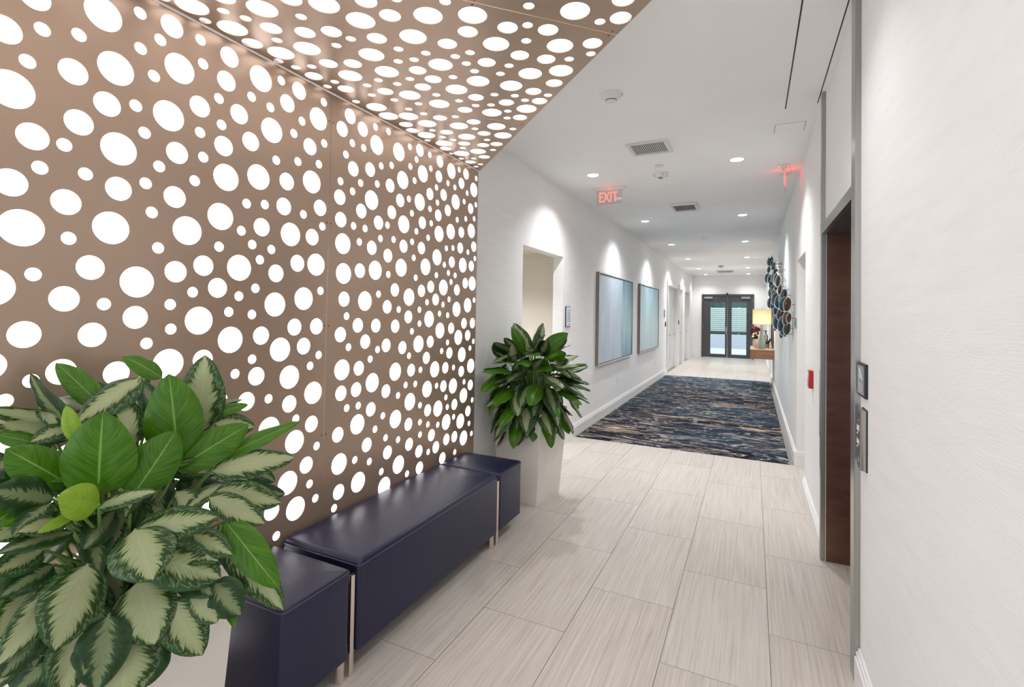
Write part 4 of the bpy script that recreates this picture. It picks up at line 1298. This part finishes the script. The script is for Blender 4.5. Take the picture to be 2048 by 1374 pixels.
# conical smoke detector
t = thing('smoke_detector', 'conical white smoke detector on the ceiling next to the perforated canopy', 'smoke detector', (-0.88, 3.31, ZC))
MB().lathe([(0.0, -0.052), (0.026, -0.052), (0.036, -0.046), (0.036, -0.044), (0.030, -0.044), (0.030, -0.040), (0.040, -0.040), (0.062, -0.016), (0.080, -0.006), (0.083, -0.0005)], n=40, close=False).build('body', 'white_plastic', t, smooth=True)
MB().lathe([(0.0315, -0.0440), (0.0375, -0.0435), (0.0375, -0.0405), (0.0315, -0.0402)], n=32, close=False).build('sensor_slot', 'black', t)
bx(0.055, 0.075, -0.006, 0.006, -0.014, -0.008).build('glint_block', 'chrome', t)  # small chrome block standing in for a white glint on the body
# dome detector with lens
t = thing('motion_sensor', 'round white ceiling sensor with a dark lens between the exit signs', 'sensor', (-0.89, 5.40, ZC))
MB().lathe([(0.0, -0.040), (0.03, -0.040), (0.038, -0.032), (0.066, -0.026), (0.078, -0.014), (0.08, -0.0005)], n=40, close=False).build('body', 'white_plastic', t, smooth=True)
MB().lathe([(0.0, -0.058), (0.014, -0.056), (0.022, -0.048), (0.026, -0.0402)], n=24, close=False).build('lens', 'sign_grey', t, smooth=True)
for k in range(4):
    a = k * math.pi / 2 + 0.5
    MB().lathe([(0.007, -0.030), (0.007, -0.024)], 0.068 * math.cos(a), 0.068 * math.sin(a), 0, 8).build('vent_slot', 'sign_grey', t)
# sprinkler covers
for x, y, r_, lab in ((-0.86, 5.11, 0.042, 'small round white sprinkler cover in front of the ceiling sensor'), (-0.86, 10.3, 0.05, 'small round sprinkler cover in the middle of the corridor ceiling'),
                      (-1.77, 12.0, 0.045, 'small round sprinkler cover above the second painting')):
    t = thing('sprinkler_cover', lab, 'sprinkler', (x, y, ZC))
    MB().lathe([(0.0, -0.007), (r_ * 0.9, -0.007), (r_, -0.005), (r_, -0.0035)], n=28).build('cover_plate', 'white_plastic', t, smooth=True)
    MB().lathe([(r_ * 0.93, -0.0035), (r_ * 0.93, -0.0005)], n=28).build('shadow_gap', 'sign_grey', t)
# far sensor and far diffuser
t = thing('motion_sensor', 'small ceiling sensor near the glass double doors', 'sensor', (-0.87, 16.2, ZC))
MB().lathe([(0.0, -0.05), (0.04, -0.045), (0.075, -0.015), (0.08, -0.0005)], n=24, close=False).build('body', 'sign_grey', t, smooth=True)

def grille(x0, x1, y0, y1, lab, along_y, n, lip):
    t = thing('air_vent', lab, 'vent', ((x0 + x1) / 2, (y0 + y1) / 2, ZC))
    w, h = (x1 - x0) / 2, (y1 - y0) / 2
    f = MB()
    e = 0.032
    f.box(-w, -w + e, -h, h, -lip, -0.0005)
    f.box(w - e, w, -h, h, -lip, -0.0005)
    f.box(-w + e, w - e, -h, -h + e, -lip, -0.0005)
    f.box(-w + e, w - e, h - e, h, -lip, -0.0005)
    f.build('frame', 'vent', t)
    bx(-w + e, w - e, -h + e, h - e, -0.0016, -0.0006).build('plenum', 'vent_dark', t)
    for i in range(n):
        if along_y:
            x = -w + e + (i + 0.5) * (2 * w - 2 * e) / n
            s = bx(-0.0048, 0.0048, -h + e, h - e, -0.0008, 0.0008)
            s.xform(Matrix.Translation((x, 0, -lip * 0.5)) @ Matrix.Rotation(0.35, 4, 'Y'))
        else:
            y = -h + e + (i + 0.5) * (2 * h - 2 * e) / n
            s = bx(-w + e, w - e, -0.0015, 0.0015, -0.016, 0.016)
            s.xform(Matrix.Translation((0, y, -lip * 0.55)) @ Matrix.Rotation(-0.9, 4, 'X'))
        s.build('slat', 'vent', t)
grille(-1.02, -0.665, 4.335, 4.68, 'white ceiling vent with many narrow slats before the exit sign', True, 18, 0.014)
grille(-1.02, -0.68, 6.91, 7.38, 'white ceiling diffuser with broad slats past the exit sign', False, 4, 0.035)
grille(-1.10, -0.58, 17.8, 18.4, 'white ceiling diffuser close to the glass double doors', False, 4, 0.035)

# flush ceiling hatches near the elevator
t = thing('smoke_curtain_hatch', 'long flush ceiling hatch with black reveals in front of the elevator', 'hatch', (0.304, 2.75, ZC))
bx(-0.0955, 0.093, -1.30, 1.29, -0.0030, -0.0005).build('cover', 'ceiling', t)
bx(-0.1035, -0.0965, -1.30, 1.295, -0.0015, -0.0004).build('reveal', 'black', t)
bx(0.0938, 0.100, -1.30, 1.27, -0.0015, -0.0004).build('reveal', 'black', t)
t = thing('access_hatch', 'small square flush access hatch in the ceiling beyond the long hatch', 'hatch', (0.255, 4.465, ZC))
bx(-0.103, 0.103, -0.108, 0.108, -0.0022, -0.0005).build('cover', 'ceiling', t)
bx(-0.1065, -0.1035, -0.108, 0.108, -0.0012, -0.0004).build('reveal', 'black', t)
bx(0.1035, 0.1065, -0.108, 0.108, -0.0012, -0.0004).build('reveal', 'black', t)
bx(-0.1035, 0.1035, -0.1105, -0.1085, -0.0012, -0.0004).build('reveal', 'sign_grey', t)
bx(-0.1035, 0.1035, 0.1085, 0.1105, -0.0012, -0.0004).build('reveal', 'sign_grey', t)

# exit signs: clear acrylic blades with red letters under a ceiling plate
def exit_sign(loc, rotz, lab, led, cat='exit sign'):
    t = thing('exit_sign', lab, cat, loc, rotz, 'acrylic exit signs')
    bx(-0.20, 0.20, -0.055, 0.055, -0.010, -0.0005, bev=0.003, seg=1).build('ceiling_plate', 'white_plastic', t)
    bx(-0.165, 0.165, -0.016, 0.016, -0.030, -0.0102).build('light_bar', 'white_plastic', t)
    bx(-0.155, 0.155, -0.003, 0.003, -0.200, -0.0302).build('blade', 'acrylic', t)
    e = MB()
    e.box(-0.157, -0.1552, -0.0032, 0.0032, -0.2022, -0.0302)
    e.box(0.1552, 0.157, -0.0032, 0.0032, -0.2022, -0.0302)
    e.box(-0.1552, 0.1552, -0.0032, 0.0032, -0.2022, -0.2002)
    e.build('blade_edge', 'white_plastic', t)
    mt = Matrix.Translation((-0.012, -0.0042, -0.118)) @ Matrix.Rotation(math.pi / 2, 4, 'X')
    text_mesh('EXIT', 0.168, 0.0008, 'exit_red', 'lettering', t, mt, 0.66)
    MB().lathe([(0.006, -0.036), (0.006, -0.0302)], -0.15, 0, 0, 10).build('clip', 'closer', t)
    MB().lathe([(0.006, -0.036), (0.006, -0.0302)], 0.15, 0, 0, 10).build('clip', 'closer', t)
    for s in (-1, 1):
        ld = bpy.data.lights.new('exit_led', 'POINT')
        ld.energy = led
        ld.color = (1.0, 0.07, 0.08)
        ld.shadow_soft_size = 0.02
        lo = bpy.data.objects.new('exit_led', ld)
        COL.objects.link(lo)
        lo.parent = t
        lo.location = (0, s * 0.05, -0.06)
exit_sign((-1.545, 5.78, ZC), 0.0, 'red EXIT sign hanging across the corridor beside the painting wall, above the alcove', 0.03)
exit_sign((0.285, 5.72, ZC), math.radians(84), 'red EXIT sign parallel to the elevator wall, glowing on the ceiling', 0.05)

# ---------------------------------------------------------------- disc sculpture on the right wall
ART = [
    (0.293, 10.579, 2.635, 0.101, 0.54, 'disc_teal'),
    (0.283, 9.272, 2.470, 0.053, 0.30, 'disc_teal'),
    (0.311, 9.405, 2.419, 0.060, 0.48, 'disc_olive'),
    (0.311, 9.051, 2.430, 0.036, 0.36, 'disc_teal'),
    (0.314, 8.816, 2.291, 0.059, 0.44, 'disc_olive'),
    (0.324, 8.229, 2.269, 0.031, 0.32, 'disc_teal'),
    (0.271, 10.599, 2.476, 0.076, 0.39, 'disc_teal'),
    (0.267, 11.458, 2.374, 0.109, 0.55, 'disc_teal'),
    (0.290, 10.727, 2.310, 0.094, 0.43, 'disc_teal'),
    (0.304, 9.014, 2.236, 0.107, 0.35, 'disc_olive'),
    (0.304, 8.262, 2.143, 0.092, 0.29, 'disc_olive'),
    (0.324, 8.034, 2.096, 0.092, 0.37, 'disc_olive'),
    (0.290, 9.568, 2.141, 0.084, 0.52, 'disc_teal'),
    (0.300, 9.341, 2.055, 0.074, 0.43, 'disc_olive'),
    (0.326, 7.516, 1.946, 0.074, 0.29, 'disc_bronze'),
    (0.312, 8.380, 2.033, 0.073, 0.32, 'disc_teal'),
    (0.295, 9.578, 2.007, 0.106, 0.55, 'disc_teal'),
    (0.310, 9.150, 1.960, 0.109, 0.33, 'disc_teal'),
    (0.320, 9.015, 1.870, 0.107, 0.50, 'disc_olive'),
    (0.294, 10.095, 1.840, 0.112, 0.52, 'disc_teal'),
    (0.308, 9.390, 1.793, 0.089, 0.49, 'disc_teal'),
    (0.324, 7.820, 1.796, 0.099, 0.54, 'disc_teal'),
    (0.350, 7.578, 1.849, 0.102, 0.32, 'disc_teal'),
    (0.352, 7.104, 1.860, 0.079, 0.47, 'disc_olive'),
    (0.314, 8.538, 1.682, 0.081, 0.42, 'disc_teal'),
    (0.345, 7.038, 1.743, 0.095, 0.53, 'disc_teal'),
    (0.357, 6.471, 1.726, 0.084, 0.50, 'disc_bronze'),
    (0.331, 7.476, 1.613, 0.089, 0.52, 'disc_bronze'),
    (0.322, 8.923, 1.561, 0.099, 0.40, 'disc_teal'),
    (0.325, 8.157, 1.513, 0.117, 0.53, 'disc_teal'),
    (0.359, 6.741, 1.570, 0.091, 0.41, 'disc_bronze'),
    (0.331, 7.288, 1.489, 0.104, 0.37, 'disc_teal'),
    (0.348, 7.262, 1.433, 0.092, 0.32, 'disc_teal'),
    (0.323, 8.916, 1.422, 0.071, 0.35, 'disc_teal'),
    (0.349, 7.547, 1.357, 0.062, 0.36, 'disc_teal'),
    (0.367, 6.713, 1.447, 0.085, 0.47, 'disc_olive'),
    (0.374, 6.452, 1.572, 0.061, 0.42, 'disc_bronze'),
    (0.355, 6.823, 1.380, 0.038, 0.44, 'disc_teal'),
]
t = thing('wall_sculpture', 'metal wall sculpture of overlapping dark discs with pale rims', 'wall art', (XR, 8.0, 2.0))
for px_, py_, pz_, rr, yaw, mt in ART:
    d_ = MB().lathe([(0.0, 0.020), (rr * 0.5, 0.015), (rr * 0.85, 0.004), (rr * 0.95, -0.002), (rr * 0.90, -0.007), (0.0, 0.012)], n=28, close=False)
    face = Vector((-math.cos(yaw), -math.sin(yaw), 0.12)).normalized()
    q = face.to_track_quat('Z', 'Y').to_matrix().to_4x4()
    mm = Matrix.Translation((px_ - XR, py_ - 8.0, pz_ - 2.0)) @ q
    d_.xform(mm)
    do = d_.build('disc', mt, t, smooth=True)
    rm = MB()
    pts = [(rr * 0.955 * math.cos(2 * math.pi * i / 28), rr * 0.955 * math.sin(2 * math.pi * i / 28), 0.0) for i in range(29)]
    rm.tube(pts, 0.0042, 6)
    rm.xform(mm)
    rm.build('rim', 'disc_rim', do, smooth=True)
    sp_ = MB().tube([(px_ - XR + 0.012, py_ - 8.0 + 0.008, pz_ - 2.0), (-0.0005, py_ - 8.0 + 0.03, pz_ - 2.0)], 0.004, 6)
    sp_.build('mounting_pin', 'screw', do)

# ---------------------------------------------------------------- console and what stands on it
t = thing('console', 'floating wooden box console fixed to the wall under the table lamp', 'console', (XR, 12.75, 0.65))
bx(-0.47, -0.0005, -0.63, 0.63, 0.0, 0.19, bev=0.003, seg=1).build('body', 'wood', t)
bx(-0.475, -0.0005, -0.635, 0.635, 0.1902, 0.212, bev=0.002, seg=1).build('top', 'wood_top', t)
bx(-0.472, -0.4702, -0.002, 0.002, 0.01, 0.18).build('drawer_gap', 'black', t)
CT = 0.8622
t = thing('table_lamp', 'table lamp with a box shade and smoked glass bottle base on the console', 'lamp', (0.185, 12.32, CT))
MB().lathe([(0.0, 0.0), (0.062, 0.0), (0.066, 0.012), (0.062, 0.02)], n=28).build('foot', 'wood', t, smooth=True)
MB().lathe([(0.060, 0.0202), (0.072, 0.06), (0.074, 0.12), (0.060, 0.20), (0.040, 0.28), (0.029, 0.36), (0.026, 0.50), (0.030, 0.54), (0.0, 0.545)], n=32).build('base', 'lamp_glass', t, smooth=True)
MB().lathe([(0.008, 0.545), (0.008, 0.905)], n=12).build('stem', 'chrome', t)
MB().lathe([(0.0, 0.62), (0.022, 0.64), (0.032, 0.68), (0.022, 0.72), (0, 0.735)], n=16).build('bulb', emit('lamp_bulb', (1.0, 0.78, 0.5), 4.0), t, smooth=True)
s = MB()
z0, z1, sw, sd = 0.545, 0.87, 0.185, 0.19
for a, e in (((-sw, -sd), (sw, -sd)), ((sw, -sd), (sw, sd)), ((sw, sd), (-sw, sd)), ((-sw, sd), (-sw, -sd))):
    x0, x1 = sorted((a[0], e[0]))
    y0, y1 = sorted((a[1], e[1]))
    s.box(x0 - 0.0015, x1 + 0.0015, y0 - 0.0015, y1 + 0.0015, z0, z1)
sh = s.build('shade', 'shade', t)
r = MB()
for z in (z0, z1):
    for a, e in (((-sw, -sd), (sw, -sd)), ((sw, -sd), (sw, sd)), ((sw, sd), (-sw, sd)), ((-sw, sd), (-sw, -sd))):
        r.tube([(a[0], a[1], z), (e[0], e[1], z)], 0.003, 6)
r.tube([(-sw, 0, z1 - 0.004), (sw, 0, z1 - 0.004)], 0.003, 6)
r.build('shade_wire', 'pot_pink', sh)
MB().lathe([(0.0, 0.905), (0.008, 0.905), (0.010, 0.915), (0, 0.925)], n=12).build('finial', 'chrome', t, smooth=True)
ld = bpy.data.lights.new('table_lamp_light', 'POINT')
ld.energy = 7.0
ld.color = (1.0, 0.84, 0.62)
ld.shadow_soft_size = 0.03
lo = bpy.data.objects.new('table_lamp_light', ld)
COL.objects.link(lo)
lo.parent = t
lo.location = (0, 0, 0.62)

t = thing('flower_vase', 'blush vase of burgundy and cream flowers beside the table lamp', 'flowers', (0.075, 12.55, CT))
MB().lathe([(0.0, 0.0), (0.05, 0.0), (0.068, 0.06), (0.070, 0.13), (0.058, 0.20), (0.054, 0.21), (0.050, 0.20)], n=28, close=False).build('vase', 'pot_pink', t, smooth=True)
rf = random.Random(3)
def blossom(parent, cx, cy, cz, r_, mat, name='blossom'):
    b_ = MB()
    for i in range(9):
        a = rf.uniform(0, 6.283)
        ph = rf.uniform(-0.5, 1.4)
        d = Vector((math.cos(a) * math.cos(ph), math.sin(a) * math.cos(ph), math.sin(ph)))
        q = d.to_track_quat('Z', 'Y').to_matrix().to_4x4()
        p = MB().lathe([(0.0, 0.0), (r_ * 0.45, r_ * 0.3), (r_ * 0.5, r_ * 0.7), (r_ * 0.2, r_ * 0.62), (0.0, r_ * 0.5)], n=8)
        p.xform(Matrix.Translation((cx, cy, cz)) @ q)
        b_.merge(p.bm)
    return b_.build(name, mat, parent, smooth=True)
for cx, cz in ((-0.06, 0.44), (-0.01, 0.46), (0.04, 0.44), (-0.09, 0.40), (-0.03, 0.41), (0.02, 0.40), (0.06, 0.41), (-0.06, 0.38), (0.0, 0.37)):
    blossom(t, cx, rf.uniform(-0.05, 0.05), cz, 0.045, 'flower')
for cx, cz in ((-0.05, 0.31), (0.0, 0.33), (-0.02, 0.28), (0.03, 0.29), (-0.06, 0.26)):
    blossom(t, cx, rf.uniform(-0.08, -0.02), cz, 0.036, 'flower_white')
for i in range(12):
    a = rf.uniform(0, 6.283)
    B = Vector((0.03 * math.cos(a), 0.03 * math.sin(a), 0.19))
    T = B + Vector((math.cos(a) * rf.uniform(0.05, 0.11), math.sin(a) * 0.08, rf.uniform(0.0, 0.22)))
    leaf_obj(t, B, T, (0, -1, 0.4), 0.05, 0.1, 0.2, 'dark_leaf', 0, 0, 8, 3)
# tall side sprig
for i, (dx, dz) in enumerate(((-0.115, 0.56), (-0.125, 0.50), (-0.10, 0.60))):
    blossom(t, dx, 0.0, dz, 0.022, 'flower')
MB().tube([(0, 0, 0.15), (-0.05, 0, 0.35), (-0.115, 0, 0.60)], 0.003, 5).build('stem', 'dark_leaf', t)

t = thing('leafy_plant', 'dark spiky leafed plant in a grey pot behind the table lamp', 'plant', (0.30, 12.75, CT))
MB().lathe([(0.0, 0.0), (0.045, 0.0), (0.056, 0.10), (0.050, 0.10)], n=20, close=False).build('pot', 'sign_grey', t, smooth=True)
for i in range(12):
    a = i / 12 * 6.283
    B = Vector((0.015 * math.cos(a), 0.015 * math.sin(a), 0.08))
    T = B + Vector((math.cos(a) * 0.10, math.sin(a) * 0.16, rf.uniform(0.02, 0.20)))
    leaf_obj(t, B, T, (0, -0.6, 1), 0.035, 0.15, 0.3, 'dark_leaf', 0, 0, 8, 3)

t = thing('soap_dispenser', 'grey pump bottle standing on the console behind the plant', 'bottle', (0.285, 13.15, CT))
MB().lathe([(0.0, 0.0), (0.045, 0.0), (0.048, 0.02), (0.048, 0.26), (0.03, 0.29), (0.015, 0.30), (0.0, 0.30)], n=24).build('bottle', 'sign_grey', t, smooth=True)
MB().lathe([(0.012, 0.30), (0.012, 0.36), (0.02, 0.365), (0.02, 0.385), (0, 0.39)], n=14).build('pump', 'black', t)
MB().tube([(0, 0, 0.378), (-0.05, -0.01, 0.378), (-0.06, -0.01, 0.365)], 0.006, 6).build('spout', 'black', t)

t = thing('wall_mirror', 'bronze framed mirror hanging over the console', 'mirror', (XR, 12.85, 0.90))
f = MB()
for a in ((-0.035, -0.0005, -0.45, -0.40, 0, 0.90), (-0.035, -0.0005, 0.40, 0.45, 0, 0.90), (-0.035, -0.0005, -0.40, 0.40, 0, 0.05), (-0.035, -0.0005, -0.40, 0.40, 0.85, 0.90)):
    f.box(*a)
f.build('frame', 'mirror_frame', t)
bx(-0.012, -0.0005, -0.40, 0.40, 0.05, 0.85).build('mirror_glass', 'steel', t)

# ---------------------------------------------------------------- outside the end doors
b = bx(-6, 6, YE + 0.15, 32, -0.12, -0.02)
struct(b.build('terrace', 'concrete'))
b = bx(-6, 6, 26.4, 26.65, -0.02, 0.66)
struct(b.build('wall_terrace', 'plaster'))
b = bx(-4, 3, YE + 0.15, 22.9, 2.75, 2.95)  # unseen overhang, added to shade the terrace
struct(b.build('roof_added_shade', 'concrete'))
t = thing('louvre_screen', 'pale green horizontal louvre screen outside the glass doors', 'screen', (-0.85, 26.95, -0.02))
for x in (-2.6, 0.25, 2.6):
    bx(x - 0.05, x + 0.05, -0.04, 0.04, 0.0, 2.02).build('post', 'louvre', t)
for i in range(12):
    s = bx(-2.7, 2.7, -0.008, 0.008, -0.044, 0.044)
    s.xform(Matrix.Translation((0, -0.06, 0.87 + i * 0.098)) @ Matrix.Rotation(-0.35, 4, 'X'))
    s.build('slat', 'louvre', t)
bx(-2.7, 2.7, -0.10, -0.03, 0.73, 0.82).build('rail', 'rail_green', t)
b = MB()
rh = random.Random(9)
for i in range(2600):
    c_ = Vector((rh.uniform(-4.5, 3.0), rh.uniform(27.4, 28.1), rh.uniform(-0.05, 3.7)))
    q = Matrix.Translation(c_) @ Matrix.Rotation(rh.uniform(0, 6.28), 4, 'Z') @ Matrix.Rotation(rh.uniform(-1.2, 1.2), 4, 'X')
    vs = [b.bm.verts.new(q @ Vector(p)) for p in ((-0.09, 0, 0), (0, -0.05, 0.01), (0.09, 0, 0), (0, 0.05, 0.01))]
    b.bm.faces.new(vs)
b.box(-4.4, 2.9, 27.9, 28.1, -0.05, 3.5)
h = b.build('hedge_foliage', 'hedge')
tag(h, 'grey green hedge foliage above the louvre screen outside', 'hedge')
h['kind'] = 'stuff'
